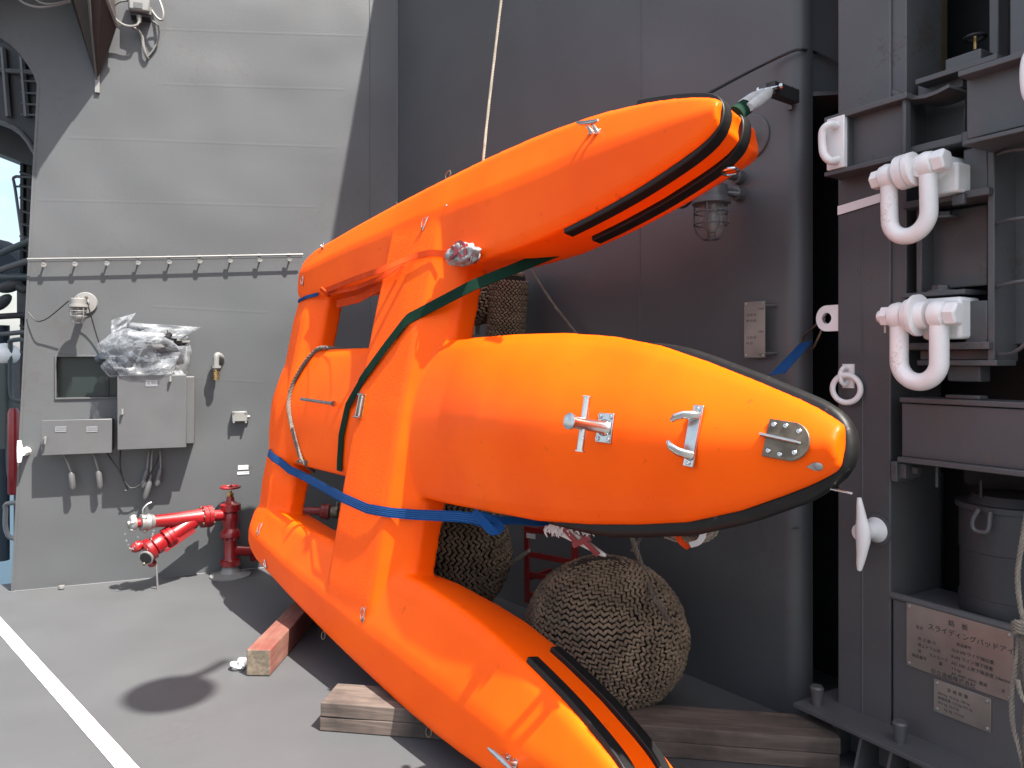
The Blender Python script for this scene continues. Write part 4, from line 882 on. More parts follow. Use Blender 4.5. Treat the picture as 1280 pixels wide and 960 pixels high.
# vent pipe, junction boxes, labels
rt = thing('vent_pipe', 'small white elbow vent with brass end on the sunlit wall', 'vent', A.w(270, 470))
MB().tube(smooth_path([A.w(277, 452, 0), A.w(276, 446, .05), A.w(271, 444, .075), A.w(270, 452, .08), A.w(270, 459, .08)], .01), .022, 14).build('elbow', 'light', rt)
MB().lathe(A.w(270, 457, .08), (0, 0, -1), [(0, .036), (.018, .036), (.02, .026), (.03, .026)], 18).build('collar', 'light', rt)
MB().lathe(A.w(270, 462, .08), (0, 0, -1), [(0, .024), (.075, .024)], 18).build('brass_body', 'brass', rt)
for k in range(6):
    for j in range(4):
        an = k * math.pi / 3 + j * .5; d = V((math.cos(an), math.sin(an), 0)); MB
h_ = MB()
for k in range(8):
    for j in range(4):
        an = (k + .5 * (j % 2)) * math.pi / 4; d = V((math.cos(an), math.sin(an), 0)); h_.lathe(A.w(270, 462, .08) + V((0, 0, -.014 - .016 * j)) + d * .0235, d, [(0, .0055), (.0012, .0055)], 6)
h_.build('vent_holes', 'cable', rt, kind='stuff')
rt = thing('small_junction_box', 'small pale junction box on the sunlit wall right of the large cabinet', 'junction box', A.w(300, 528))
MB().boxpx(A, 290, 514.5, 309, 527, .002, .06).build('box_body', 'light', rt, bevel=.005)
for x, y in ((292, 515), (307, 515), (292, 527), (307, 527)): MB().lathe(A.w(x, y, .01), A.z, [(0, .008), (.055, .008)], 8).build('corner_screw', 'light', rt)
MB().lathe(A.w(309, 521, .03), A.x, [(0, .012), (.02, .012)], 8).build('gland', 'light', rt)
for i, (y0, y1, tx) in enumerate(((581.5, 587, 'FIRE MAIN VALVE'), (589.5, 593, 'No.3 HYDRANT'))):
    rt = thing('wall_label', ('upper', 'lower')[i] + ' white lettered label on the wall above the red valve', 'label', A.w(304, y1))
    MB().boxpx(A, 297.5 - i, y0, 310.5 + i, y1, .001, .004).build('label_plate', 'label', rt)
    a, b = A.px(299, y1 - 1.2, .005); text_obj(tx, A, a, b, .0046, .012, 'ink', rt)
rt = thing('wall_cleat', 'small white horn cleat at the left edge of the sunlit wall', 'cleat', A.w(25, 565))
MB().tube([A.w(24, 551, .13), A.w(24.5, 558, .125), A.w(25, 564, .125), A.w(24.5, 571, .125), A.w(24, 578, .13)], [.012, .017, .02, .017, .012], 12).build('horns', 'white', rt)
MB().lathe(A.w(33, 564, 0), A.z, [(0, .03), (.03, .022), (.12, .018)], 16).build('stem', 'white', rt)
# top junction box with loops of cable
rt = thing('upper_junction_box', 'pale junction box with looped cables at the top of the sunlit wall', 'junction box', A.w(175, 20))
MB().boxpx(A, 160, -14, 187, 13, .05, .13).build('box_body', 'light', rt, bevel=.012); MB().boxpx(A, 167, 3, 178, 10, .131, .135).build('cover_plate', 'grey', rt)
MB().boxpx(A, 163, 14, 188, 20, .002, .09).build('bracket', 'dark', rt)
for x, y in ((187, 10), (174, 20)): MB().lathe(A.w(x, y, .09), (0, 0, -1), [(0, .02), (.03, .016), (.05, .012)], 10).build('gland', 'light', rt)
def cab(pts, r, lab, m_='whitecable'): MB().tube(smooth_path([A.w(*p) for p in pts], .03), r, 7).build('loose_cable', m_, label=lab, cat='cable')
cab([(189, 12, .09), (196, 22, .1), (203, 25, .1), (204, 15, .1), (200, 2, .08), (194, -8, .06)], .009, 'pale cable loop at the right of the upper junction box')
cab([(175, 23, .09), (172, 31, .1), (162, 33, .1), (152, 30, .1), (140, 20, .12), (128, 4, .14), (118, -12, .16)], .009, 'pale cable running from the upper junction box to the platform bracket')
cab([(160, 1, .09), (151, 2, .07), (144, 6, .05), (139, 14, .03), (142, 24, .02)], .007, 'thin cable looped left of the upper junction box')
cab([(165, 34, .08), (173, 38, .06), (178, 47, .04), (179, 58, .04), (183, 70, .03), (185, 73, .01)], .011, 'taped cable end dangling below the upper junction box')
cab([(190, 26, .06), (198, 33, .04), (198, 48, .03), (192, 62, .02), (185, 71, .01)], .007, 'thin cable arc under the upper junction box')
cab([(16, -8, .38), (30, 4, .38), (48, 9, .37), (68, 7, .34), (88, 2, .3)], .008, 'lower of two cables drooping beside the platform bracket')
cab([(36, -8, .38), (50, 3, .37), (66, 5, .35), (88, 0, .3)], .008, 'upper of two cables drooping beside the platform bracket')
# plastic bag over equipment standing on the cabinet
rt = thing('bagged_equipment', 'blue grey equipment wrapped in a crumpled clear plastic bag on the large cabinet', 'bag', A.w(190, 468, .12))
def blob(o, rx, ry, rz, seed, amp, fq, sub=4):
    bmx = bmesh.new(); bmesh.ops.create_icosphere(bmx, subdivisions=sub, radius=1); vs = []
    for v_ in bmx.verts:
        c_ = v_.co; s1 = V((seed, seed * 2, 1)); rid = 1 - abs(noise.noise(c_ * fq + s1)) * 2
        d = 1 + amp * noise.noise(c_ * 1.7 + s1) + amp * .45 * rid * rid
        vs.append(o + A.x * c_.x * rx * d + V((0, 0, 1)) * c_.z * rz * d + A.z * c_.y * ry * d)
    mb_ = MB().add(vs, [tuple(q.index for q in fc.verts) for fc in bmx.faces]); bmx.free(); return mb_
blob(A.w(160, 446, .13), .13, .07, .10, 3, .9, 2.2).build('covered_device', 'bluecloth', rt, ang=20)
blob(A.w(200, 428, .13), .12, .06, .06, 5, .9, 2.2).build('covered_device', 'dark', rt, ang=20)
blob(A.w(188, 452, .13), .12, .06, .06, 8, .9, 2.2).build('covered_device', 'bluecloth', rt, ang=20)
MB().boxpx(A, 205, 434, 234, 468, .05, .10).build('covered_panel', 'light', rt, bevel=.004)
blob(A.w(172, 426, .12), .10, .05, .07, 12, .9, 2.2).build('covered_device', 'bluecloth', rt, ang=20)
mb = blob(A.w(180, 444, .15), .27, .12, .17, 2, .42, 1.6, 4); mb.build('plastic_bag', 'poly', rt, ang=180)
# stiff folded corners of the bag
def flap(name, pts, seed):
    mb_ = MB(); P_ = [A.w(*p) for p in pts]; n1 = 14; gv = []
    for i in range(n1):
        for j in range(n1):
            u, v = i / (n1 - 1), j / (n1 - 1)
            q = (P_[0] * (1 - u) + P_[1] * u) * (1 - v) + (P_[3] * (1 - u) + P_[2] * u) * v
            q = q + A.z * (.028 * noise.noise(V((u * 3.5 + seed, v * 4.5, seed))) + .014 * noise.noise(V((u * 9, v * 8, seed))))
            gv.append(q)
    mb_.add(gv, [(i * n1 + j, (i + 1) * n1 + j, (i + 1) * n1 + j + 1, i * n1 + j + 1) for i in range(n1 - 1) for j in range(n1 - 1)])
    o_ = mb_.build(name, 'poly', rt, ang=180); sd = o_.modifiers.new('thickness', 'SOLIDIFY'); sd.thickness = .0015
flap('bag_fold', [(160, 426, .2), (212, 430, .2), (252, 409, .14), (160, 403, .14)], 1); flap('bag_fold', [(138, 425, .17), (152, 418, .19), (170, 391, .15), (139, 400, .15)], 4)
flap('bag_fold', [(150, 470, .24), (215, 468, .24), (226, 440, .16), (128, 445, .16)], 7)
flap('bag_fold', [(200, 466, .2), (232, 469, .2), (218, 452, .14), (196, 446, .16)], 11); flap('bag_fold', [(205, 440, .16), (228, 436, .16), (240, 412, .13), (190, 408, .14)], 13)
# studs at the foot of the wall, mooring ends
MB().lathe(A.w(77, 741, .06), (0, 0, 1), [(0, .008), (.03, .008), (.032, .02), (.05, .02)], 10).build('deck_stud', 'light', label='small pale stud on the deck at the foot of the sunlit wall', cat='stud')

# ------------------------------------------------------------------ red fire hydrant
hy = thing('fire_hydrant', 'red painted fire hydrant manifold with hand wheel and two hose outlets', 'hydrant', A.w(288, 718, .14))
hc = A.p(A.px(288, 640, .14)[0], 0, .14)
def hz(y): return A.px(288, y, .14)[1]
up = V((0, 0, 1))
z0 = 0.0
MB().lathe(hc, up, [(.001, .145), (.012, .145), (.018, .12), (.03, .075), (.07, .055), (hz(706) + .0, .05)], 28).build('deck_flange', 'light', hy)
zb = hz(706); zt2 = hz(636)
MB().lathe(hc, up, [(zb, .072), (zb + .035, .072), (zb + .036, .055), (zb + .05, .045), (hz(670) - .01, .045), (hz(670), .072), (hz(670) + .03, .072), (hz(664) + .004, .066), (hz(660), .048), (hz(650), .062), (hz(643), .062), (hz(640), .052), (hz(638), .074), (hz(630), .074), (hz(629), .05), (hz(626), .03), (hz(621), .026)], 28).build('riser_pipe', 'red', hy)
for zz in (hz(638), hz(674), zb - .004):
    for k in range(6):
        an = k * math.pi / 3 + .3; p = hc + V((math.cos(an) * .06, math.sin(an) * .06, zz - hc.z)); p = V((p.x, p.y, zz))
        MB().lathe(p, up, [(0, .009), (.045, .009)], 6).build('flange_bolt', 'red', hy)
MB().lathe(V((hc.x, hc.y, hz(621))), up, [(0, .022), (.012, .026), (.03, .022), (.032, .012), (.045, .012)], 6).build('brass_gland', 'brass', hy)
MB().lathe(V((hc.x, hc.y, hz(614))), up, [(0, .006), (.055, .006)], 8).build('spindle', 'steel', hy)
wc = V((hc.x, hc.y, hz(609)))
wm = MB(); wm.torus(wc, up, .066, .009, 32, 8)
for k in range(5): an = k * 2 * math.pi / 5; wm.tube([wc, wc + V((math.cos(an), math.sin(an), 0)) * .066], .0055, 6)
wm.lathe(wc - up * .01, up, [(0, .016), (.02, .016)], 12); wm.build('hand_wheel', 'red', hy)
MB().lathe(wc + up * .01, up, [(0, .01), (.01, .01)], 6).build('wheel_nut', 'steel', hy)
# right branch at the back
br0 = A.w(292, 688, .14); br1 = A.w(330, 690, .10); d = (br1 - br0).normalized(); L_ = (br1 - br0).length
MB().lathe(br0, d, [(0, .036), (L_ * .62, .036), (L_ * .63, .075), (L_ * .72, .075), (L_ * .73, .04), (L_, .04)], 24).build('side_branch', 'red', hy)
# main arm to the left
h0 = A.w(286, 643, .14); h1 = A.w(262, 644, .19); h2 = A.w(190, 652, .34)
d = (h2 - h0).normalized(); L_ = (h2 - h0).length
MB().lathe(h0, d, [(0, .042), (.13, .04), (.135, .078), (.165, .078), (.167, .07), (.17, .078), (.20, .078), (.205, .062), (.26, .056), (.36, .048), (L_, .042)], 28).build('main_outlet', 'red', hy)
for k in range(8):
    an = k * math.pi / 4; a_ = d.orthogonal().normalized(); b_ = d.cross(a_); MB().lathe(h0 + d * .125 + (a_ * math.cos(an) + b_ * math.sin(an)) * .066, d, [(0, .009), (.085, .009)], 6).build('flange_bolt', 'tarnish', hy)
# sloping strainer
s0 = h0 + d * .22; s1 = A.w(182, 690, .36); d2 = (s1 - s0).normalized(); L2 = (s1 - s0).length
MB().lathe(s0, d2, [(0, .03), (.05, .056), (L2 * .50, .055), (L2 * .51, .072), (L2 * .57, .072), (L2 * .575, .068), (L2 * .58, .072), (L2 * .64, .072), (L2 * .65, .05), (L2 * .70, .066), (L2 * .84, .066), (L2 * .85, .055), (L2 * .88, .078), (L2 * .95, .078), (L2, .06)], 28).build('strainer_branch', 'red', hy)
low = (d2.cross(V((0, 0, 1)))).normalized().cross(d2) * -1
low = V((0, 0, -1)) - d2 * d2.dot(V((0, 0, -1))); low.normalize(); sd = d2.cross(low)
rb = MB()
for k in (-1.5, -.5, .5, 1.5): rb.tube([s0 + d2 * .06 + low * .05 + A.z * .045 + low * k * .011, s0 + d2 * L2 * .72 + low * .055 + A.z * .05 + low * k * .011], .0045, 6)
rb.build('tie_rods', 'red', hy)
for k in range(6):
    an = k * math.pi / 3; MB().lathe(s0 + d2 * L2 * .49 + (low * math.cos(an) + sd * math.sin(an)) * .061, d2, [(0, .009), (L2 * .17, .009)], 6).build('flange_bolt', 'red', hy)
# couplings
e0 = h0 + d * L_
cp = MB(); cp.lathe(e0 - d * .01, d, [(0, .046), (.02, .052), (.03, .058), (.05, .05), (.07, .056), (.085, .056), (.088, .044)], 18)
for k in range(3):
    an = k * 2.1 + .8; q = e0 + d * .045 + (up * math.cos(an) + A.z * math.sin(an)) * .055; cp.ell(q, d, .02, .016, 8, 6)
cp.build('hose_coupling', 'galv', hy)
MB().lathe(e0 + d * .078, d, [(0, .03), (.025, .03)], 16).build('red_spacer', 'red', hy)
cq = MB(); cq.lathe(e0 + d * .10, d, [(0, .028), (.01, .05), (.03, .054), (.045, .045), (.05, .02), (.06, .018)], 14)
for k in range(5):
    an = k * 1.256; q = e0 + d * .12 + (up * math.cos(an) + A.z * math.sin(an)) * .046; cq.ell(q, d, .022, .014, 8, 6)
cq.build('coupling_cap', 'galv', hy)
q = e0 + d * .06 + up * .04; MB().tube(smooth_path([q, q + up * .05 + d * -.0, q + up * .085 - d * .03, q + up * .095 - d * .055], .01), [.010] * 20 if False else .009, 8, flat=.5).build('coupling_lever', 'galv', hy)
e1 = s0 + d2 * L2
kp_ = MB(); fd = (EYE - e1).normalized() * .6 + V((-.3, 0, -.3)); fd.normalize(); ec = A.w(183, 697, .40)
kp_.lathe(ec - fd * .02, fd, [(0, .03), (.01, .046), (.022, .05), (.026, .05), (.028, .044)], 24); kp_.build('end_cap', 'galv', hy)
MB().lathe(ec + fd * .0075, fd, [(0, .041), (.002, .041)], 24).build('cap_face', 'dark', hy)
MB().ell(A.w(180, 705, .40), up, .012, .010).build('cap_lug', 'tarnish', hy)
MB().ell(A.w(190, 704, .33), d2, .03, .028).build('drain_boss', 'red', hy); MB().ell(A.w(172, 683, .36), d2, .05, .038).build('bend', 'red', hy)
for p0_, p1_, n_, sag in (((192, 664, .38), (184, 690, .42), 9, 0.0), ((156, 668, .42), (172, 672, .42), 9, .09)):
    a_ = A.w(*p0_); b_ = A.w(*p1_)
    for i in range(n_):
        t = i / (n_ - 1); q = a_.lerp(b_, t) - up * sag * 4 * t * (1 - t)
        MB().torus(q, (1, 0, .3) if i % 2 else (0, 1, .3), .006, .0018, 10, 5).build('chain_link', 'galv', hy)
MB().tube([A.w(195, 704, .33), A.p(A.px(197, 738, .30)[0], .0, .30)], .007, 8).build('support_rod', 'light', hy)

# valve seen through the lower opening of the craft
rt = thing('rear_hose_valve', 'dark red hose valve seen through the lower opening of the craft', 'valve', A.w(405, 638, .25))
o = A.w(372, 638, .12); d = (A.w(425, 640, .22) - o).normalized()
MB().lathe(o, d, [(0, .03), (.17, .03), (.18, .055), (.21, .055), (.215, .06), (.24, .06), (.245, .04)], 22).build('valve_body', 'darkred', rt)
MB().lathe(o + d * .245, d, [(0, .04), (.02, .05), (.06, .05), (.07, .03)], 16).build('coupling', 'tarnish', rt); MB().ell(o + d * .30 + up * .05, (0, 0, 1), .03, .012).build('lever', 'tarnish', rt)

# ------------------------------------------------------------------ things on the shaded wall
B = FB
def drop(fr, x, y, c_): return fr.w(x, y, c_)
o = B.w(889, 231, .20)
rt = cage_lamp(o, 1.18, 'grey', 'bulkhead_lamp', 'grey caged bulkhead lamp on the shaded wall under the upper bow')
MB().lathe(B.w(925, 243, .0), B.z, [(0, .035), (.04, .035), (.042, .02), (.16, .018)], 18).build('lower_arm', 'grey', rt); MB().lathe(B.w(925, 222, .0), B.z, [(0, .035), (.04, .035), (.042, .02), (.18, .018)], 18).build('upper_arm', 'grey', rt)
MB().tube([B.w(925, 243, .12), o + V((.03, .02, -.03))], .012, 8).build('arm_link', 'grey', rt)
MB().tube(smooth_path([B.w(870, 244, .19), B.w(856, 258, .16), B.w(846, 257, .14), B.w(838, 250, .12), B.w(828, 240, .1)], .02), .008, 8).build('lamp_cable', 'cable', rt)
rt = thing('wall_disc_mount', 'grey round disc on a short stem behind the upper bow', 'disc', B.w(945, 175))
MB().lathe(B.w(938, 172, 0), B.z, [(0, .105), (.008, .105), (.012, .10), (.013, .022), (.10, .02), (.101, .028), (.13, .028)], 36).build('disc', 'grey', rt)
# bracket arm with shackle holding the craft's bow strap
rt = thing('wall_bracket', 'dark square bracket arm sticking out of the shaded wall at the upper bow', 'bracket', B.w(985, 125))
MB().boxpx(B, 984, 108, 990, 137, .0, .012).build('bracket_base', 'grey', rt, bevel=.002)
a, b = B.px(983, 118, .08)
MB().box(B, a - .022, a + .022, b - .03, b + .03, .012, .20).build('bracket_arm', 'dark', rt, bevel=.004)
t0 = B.p(a, b + .0, .20)
rt = thing('bow_shackle', 'silver shackle on the wall bracket holding the bow sling', 'shackle', t0)
MB().lathe(t0 - V((.03, -.02, 0)) * 1, V((.83, -.55, 0)), [(-.02, .012), (-.018, .016), (-.008, .016), (-.007, .008), (.075, .008), (.076, .015), (.09, .015)], 14).build('shackle_pin', 'steel', rt)
tipw = K(3.53, 1.31, -.14)
dd = (tipw - t0).normalized()
MB().tube(smooth_path([t0 - V((.02, -.015, 0)), t0 + dd * .06 - V((.03, -.02, 0)), t0 + dd * .10, t0 + dd * .06 + V((.03, -.02, 0)), t0 + V((.03, -.02, 0))], .012), .008, 8).build('shackle_bow', 'steel', rt)
st = thing('white_sling', 'short white padded sling between the bow shackle and the upper bow', 'sling', t0.lerp(tipw, .5))
for o3 in (V((.022, -.015, .0)), V((-.022, .015, .0))):
    MB().tube([t0 + dd * .085 + o3 * .5, t0.lerp(tipw, .35) + o3, t0.lerp(tipw, .62) + o3, t0.lerp(tipw, .8) + o3 * .8], [.014, .022, .022, .016], 12, flat=.8).build('padded_leg', 'tape', st)
MB().tube([t0.lerp(tipw, .72), t0.lerp(tipw, .97)], .030, 12, flat=.6).build('green_grommet', 'green', st)
MB().tube(smooth_path([FK.w(872, 124, -.2), B.w(940, 88, .12), B.w(985, 66, .03), B.w(1001, 62, .005), FS.w(1020, 66, .02), FS.w(1048, 80, .05)], .05), .0065, 6).build('thin_line', 'cable', label='thin dark line from the upper bow across the wall to the davit post', cat='line')
# vertical halyard
MB().rope([FK.w(602, 222, -.13), FK.w(605, 190, -.12), FK.w(609, 150, -.13), FK.w(617, 80, -.15), FK.w(630, -30, -.16), FK.w(636, -80, -.16)], .0075, .05).build('hanging_rope', 'palerope', label='thin pale rope rising from the upper hull out of the picture', cat='rope', ang=60)
# scale plate
rt = thing('draft_plate', 'narrow upright engraved metal plate standing off the shaded wall', 'name plate', B.w(943, 412))
a0_, b0_ = B.px(930, 447, .06); a1_, b1_ = B.px(956, 376, .06)
MB().box(B, a0_, a1_, b0_, b1_, .054, .06).build('plate', 'plate', rt, bevel=.001)
for q in ((a0_ + .01, b0_ + .01), (a1_ - .01, b0_ + .01), (a0_ + .01, b1_ - .01), (a1_ - .01, b1_ - .01)): MB().lathe(B.p(q[0], q[1], .06), B.z, [(0, .006), (.003, .004)], 10).build('rivet', 'galv', rt)
for q in (b0_ + .02, b1_ - .02): MB().tube([B.p(a1_ - .01, q, .055), B.p(a1_ + .025, q, .0)], .006, 6).build('stand_off', 'grey', rt)
Wp = a1_ - a0_
for i, tx in enumerate(('MAX', '10 20 30', '40 50 60', '', 'MIN', '15 25 35', '45 55', '', 'NET', '12 14')): 
    if tx: text_obj(tx, B, a0_ + Wp * (.7 if len(tx) == 3 else .12), b1_ - .04 - i * .026, .0608, .015, 'ink', rt)
# padeye, hook and blue strap at the davit post
rt = thing('white_padeye', 'white padeye plate with round hole on the side of the davit post', 'padeye', C.w(1036, 398, -.02))
pc_ = C.px(1034, 398, -.02); rr_ = .042
outl = [C.p(pc_[0] + .075, pc_[1] + .052, -.03), C.p(pc_[0] + .0, pc_[1] + .052, -.03)] 
mbp = MB(); ring_o = []; ring_i = []
for k in range(32):
    an = 2 * math.pi * k / 32; cx2, sx2 = math.cos(an), math.sin(an)
    if cx2 > 0: ox = .052 if abs(cx2) < .3 else .06; oy = max(-.055, min(.055, sx2 * .085)); ox = min(.06, cx2 * .09)
    else: ox, oy = cx2 * .052, sx2 * .055
    ring_o.append((pc_[0] + ox, pc_[1] + oy)); ring_i.append((pc_[0] + cx2 * .024, pc_[1] + sx2 * .024))
vs = [C.p(a, b, z_) for z_ in (-.035, -.015) for a, b in ring_o + ring_i]
fs = []
for k in range(32):
    k2 = (k + 1) % 32; fs += [(64 + k, 64 + k2, 96 + k2, 96 + k), (k2, k, 32 + k, 32 + k2), (k, k2, 64 + k2, 64 + k), (32 + k2, 32 + k, 96 + k, 96 + k2)]
mbp.add(vs, fs).build('padeye_plate', 'white', rt, ang=40)
hk0 = C.w(1031, 400, -.025)
rt = thing('triangle_hook', 'bent wire triangle hook through the white padeye', 'hook', hk0)
hw1 = C.w(1003, 422, -.06); hw2 = C.w(1017, 434, -.03)
MB().tube(smooth_path([hk0 + V((.0, 0, .01)), C.w(1018, 408, -.03), hw1, C.w(1001, 427, -.06)], .01), .0055, 8).tube(smooth_path([hk0 + V((.0, 0, .01)), C.w(1026, 415, -.02), hw2, C.w(1014, 436, -.03)], .01), .0055, 8).build('hook_wire', 'tarnish', rt)
s0_ = C.w(1008, 428, -.045); s1_ = FK.w(962, 478, -.25)
st = thing('blue_bow_strap', 'short blue webbing from the padeye hook down behind the middle bow', 'strap', s0_)
pts_ = [s0_.lerp(s1_, t / 6) for t in range(0, 6)]
MB().band(pts_, (-.5, -.8, .3), .052, .004).build('webbing', 'blue', st)
sdv = (pts_[1] - pts_[0]).normalized().cross(V((-.5, -.8, .3))).normalized()
for q in (-.015, 0, .015): MB().band([p + sdv * q + V((-.5, -.8, .3)) * .003 for p in pts_], (-.5, -.8, .3), .003, .001).build('stitch_line', 'bluestripe', st)

# ------------------------------------------------------------------ things on the davit frame
rt = thing('white_grab_plate', 'white plate with rounded grab handle on the left end of the davit arm', 'handle', C.w(1040, 178, .1))
MB().boxpx(C, 1033, 146, 1055, 211, .06, .105).build('plate', 'white', rt, bevel=.004)
MB().tube(smooth_path([C.w(1046, 157, .105), C.w(1037, 156, .14), C.w(1029, 163, .15), C.w(1028, 178, .15), C.w(1030, 193, .15), C.w(1038, 201, .14), C.w(1047, 200, .105)], .01), .016, 12).build('handle_bar', 'white', rt)
a, b = C.px(1290, 70, .22)
rt = thing('white_grab_plate', 'white rounded grab handle cut off by the right edge of the picture', 'handle', C.p(a, b, .2))
MB().tube(smooth_path([C.p(a + .02, b + .01, .16), C.p(a, b + .01, .21), C.p(a - .01, b - .02, .22), C.p(a - .01, b - .09, .22), C.p(a, b - .13, .21), C.p(a + .02, b - .14, .16)], .01), .022, 12).build('handle_bar', 'white', rt)
MB().box(C, a - .0, a + .06, b - .18, b + .03, .142, .165).build('plate', 'white', rt)
def shackle(name, label, xl, yl, xr, yr, c_, drop_, rleg, lugx, lean=0.0, second=False):
    L0 = C.w(xl, yl, c_); R0 = C.w(xr, yr, c_); ax = (R0 - L0).normalized(); wd = (R0 - L0).length; dn = V((0, 0, -1)) + ax * lean; dn.normalize()
    rt = thing(name, label, 'shackle', L0.lerp(R0, .5), 'big white bow shackles on the davit frame')
    mid = L0.lerp(R0, .5); hw_ = wd / 2
    pts = [L0 + dn * .01, L0 + dn * drop_ * .4]
    rb_ = hw_; zc = drop_ - rb_
    for k in range(0, 13):
        an = math.pi * k / 12; pts.append(mid - ax * math.cos(an) * rb_ + dn * (zc + math.sin(an) * rb_))
    pts += [R0 + dn * drop_ * .4, R0 + dn * .01]
    MB().tube(smooth_path(pts, .02), rleg, 20).build('shackle_bow', 'white', rt)
    for P_ in (L0, R0):
        MB().lathe(P_ - ax * rleg * .95, ax, [(0, rleg * 1.05), (rleg * .25, rleg * 1.45), (rleg * .95, rleg * 1.6), (rleg * 1.65, rleg * 1.45), (rleg * 1.9, rleg * 1.05)], 28).build('shackle_eye', 'white', rt)
    MB().lathe(L0 - ax * .03, ax, [(0, .022), (wd + .06, .022)], 18).build('shackle_pin', 'white', rt)
    MB().lathe(L0 - ax * (rleg * .95 + .034), ax, [(0, rleg * 1.02), (.003, rleg * 1.2), (.033, rleg * 1.2)], 6, ph=.3).build('hex_nut', 'white', rt, bevel=.002)
    MB().lathe(R0 + ax * rleg * .95, ax, [(0, rleg * 1.35), (.036, rleg * 1.35), (.042, rleg * 1.12)], 6, ph=.2).build('bolt_head', 'white', rt, bevel=.002)
    if second: MB().lathe(L0 - ax * (rleg * .95 + .05), ax, [(0, rleg * .6), (.003, rleg * .72), (.02, rleg * .72)], 16).build('pin_end', 'white', rt); MB().tube([L0 - ax * (rleg * .95 + .025) + dn * rleg, L0 - ax * (rleg * .95 + .025) + dn * rleg * 1.9], .004, 6).build('split_pin', 'ivory', rt)
    return L0, R0, ax, mid
L0, R0, ax, mid = shackle('bow_shackle_large', 'upper of two big white bow shackles, tilted up to the right', 1111, 221, 1160, 206, .16, .235, .030, 1128, .02)
rt = thing('lug_block', 'white round lug block inside the upper big shackle', 'lug', mid)
MB().lathe(mid - ax * .033, ax, [(0, .055), (.004, .062), (.034, .062), (.036, .054), (.040, .054), (.042, .062), (.060, .062), (.064, .055)], 32).build('lug', 'white', rt)
MB().lathe(mid + ax * .06, -C.z + V((.1, 0, 0)), [(-.02, .04), (.03, .05), (.20, .05)], 24).build('lug_shank', 'white', rt); c('lug_shank_block', 1150, 206, 1197, 243, -.05, .10, 'white', .01, rt)
L0, R0, ax, mid = shackle('bow_shackle_large', 'lower of two big white bow shackles, hanging level above the ring', 1124, 395, 1174, 393, .14, .24, .032, 1140, 0, True)
rt = thing('lug_block', 'white flanged lug block inside the lower big shackle', 'lug', mid)
MB().lathe(mid - ax * .042, ax, [(0, .046), (.004, .060), (.03, .062), (.031, .075), (.045, .075), (.047, .05), (.078, .048)], 36).build('lug', 'white', rt); c('lug_shank_block', 1152, 372, 1201, 424, -.05, .08, 'white', .012, rt)
# hanging ring
rt = thing('hanging_ring', 'white mooring ring hanging from a staple on the davit post', 'ring', C.w(1058, 480, .03))
MB().boxpx(C, 1053, 455, 1067, 485, .0, .008).build('ring_plate', 'white', rt)
MB().tube(smooth_path([C.w(1060, 460, .005), C.w(1054, 460, .03), C.w(1050, 468, .04), C.w(1052, 478, .04), C.w(1057, 481, .02), C.w(1060, 476, .006)], .008), .009, 10).build('staple', 'white', rt)
rc = C.w(1058, 486, .032); MB().torus(rc, C.z + V((.15, -.2, 0)), .056, .0115, 36, 12).build('ring', 'white', rt)
# large horn cleat on the post
rt = thing('post_cleat', 'large white upright horn cleat at the foot of the davit post', 'cleat', C.w(1085, 665, .05))
MB().lathe(C.w(1096, 662, .0), C.z, [(0, .064), (.006, .064), (.007, .058)], 30).build('cleat_pad', 'cgrey', rt)
MB().lathe(C.w(1096, 662, .0), C.z, [(.006, .050), (.014, .048), (.035, .032), (.085, .026), (.11, .034)], 26).build('cleat_stem', 'white', rt)
cpt = [(1074, 622), (1075, 632), (1077, 648), (1079, 662), (1079, 676), (1077, 694), (1075, 706), (1074, 713)]
MB().tube([C.w(x, y, .135) for x, y in cpt], [.008, .0135, .020, .029, .027, .019, .014, .008], 16, flat=.8).build('cleat_horns', 'white', rt)
# rope bundle at the right edge
ec_ = .17
ro = thing('rope_bundle', 'pale rope hank hanging at the right edge of the picture', 'rope', C.w(1274, 800, ec_))
for k, pts in enumerate(([(1284, 640), (1277, 680), (1272, 720), (1275, 755), (1280, 778)], [(1276, 790), (1270, 830), (1265, 870), (1266, 905), (1274, 935), (1284, 975)], [(1282, 784), (1276, 800), (1279, 840), (1283, 870), (1280, 910), (1284, 980)], [(1272, 850), (1276, 866), (1284, 880), (1296, 884)])):
    MB().rope([C.w(x, y, ec_ + .005 * k) for x, y in pts], .0085, .045).build('strand', 'palerope' if k != 2 else 'rope', ro, ang=60)
for k in range(4):
    MB().rope([C.w(1266, 780 + k * 4, ec_ + .01), C.w(1272, 777 + k * 4, ec_ + .03), C.w(1290, 782 + k * 4, ec_ + .02)], .008, .045).build('wrapping_turn', 'palerope', ro, ang=60)

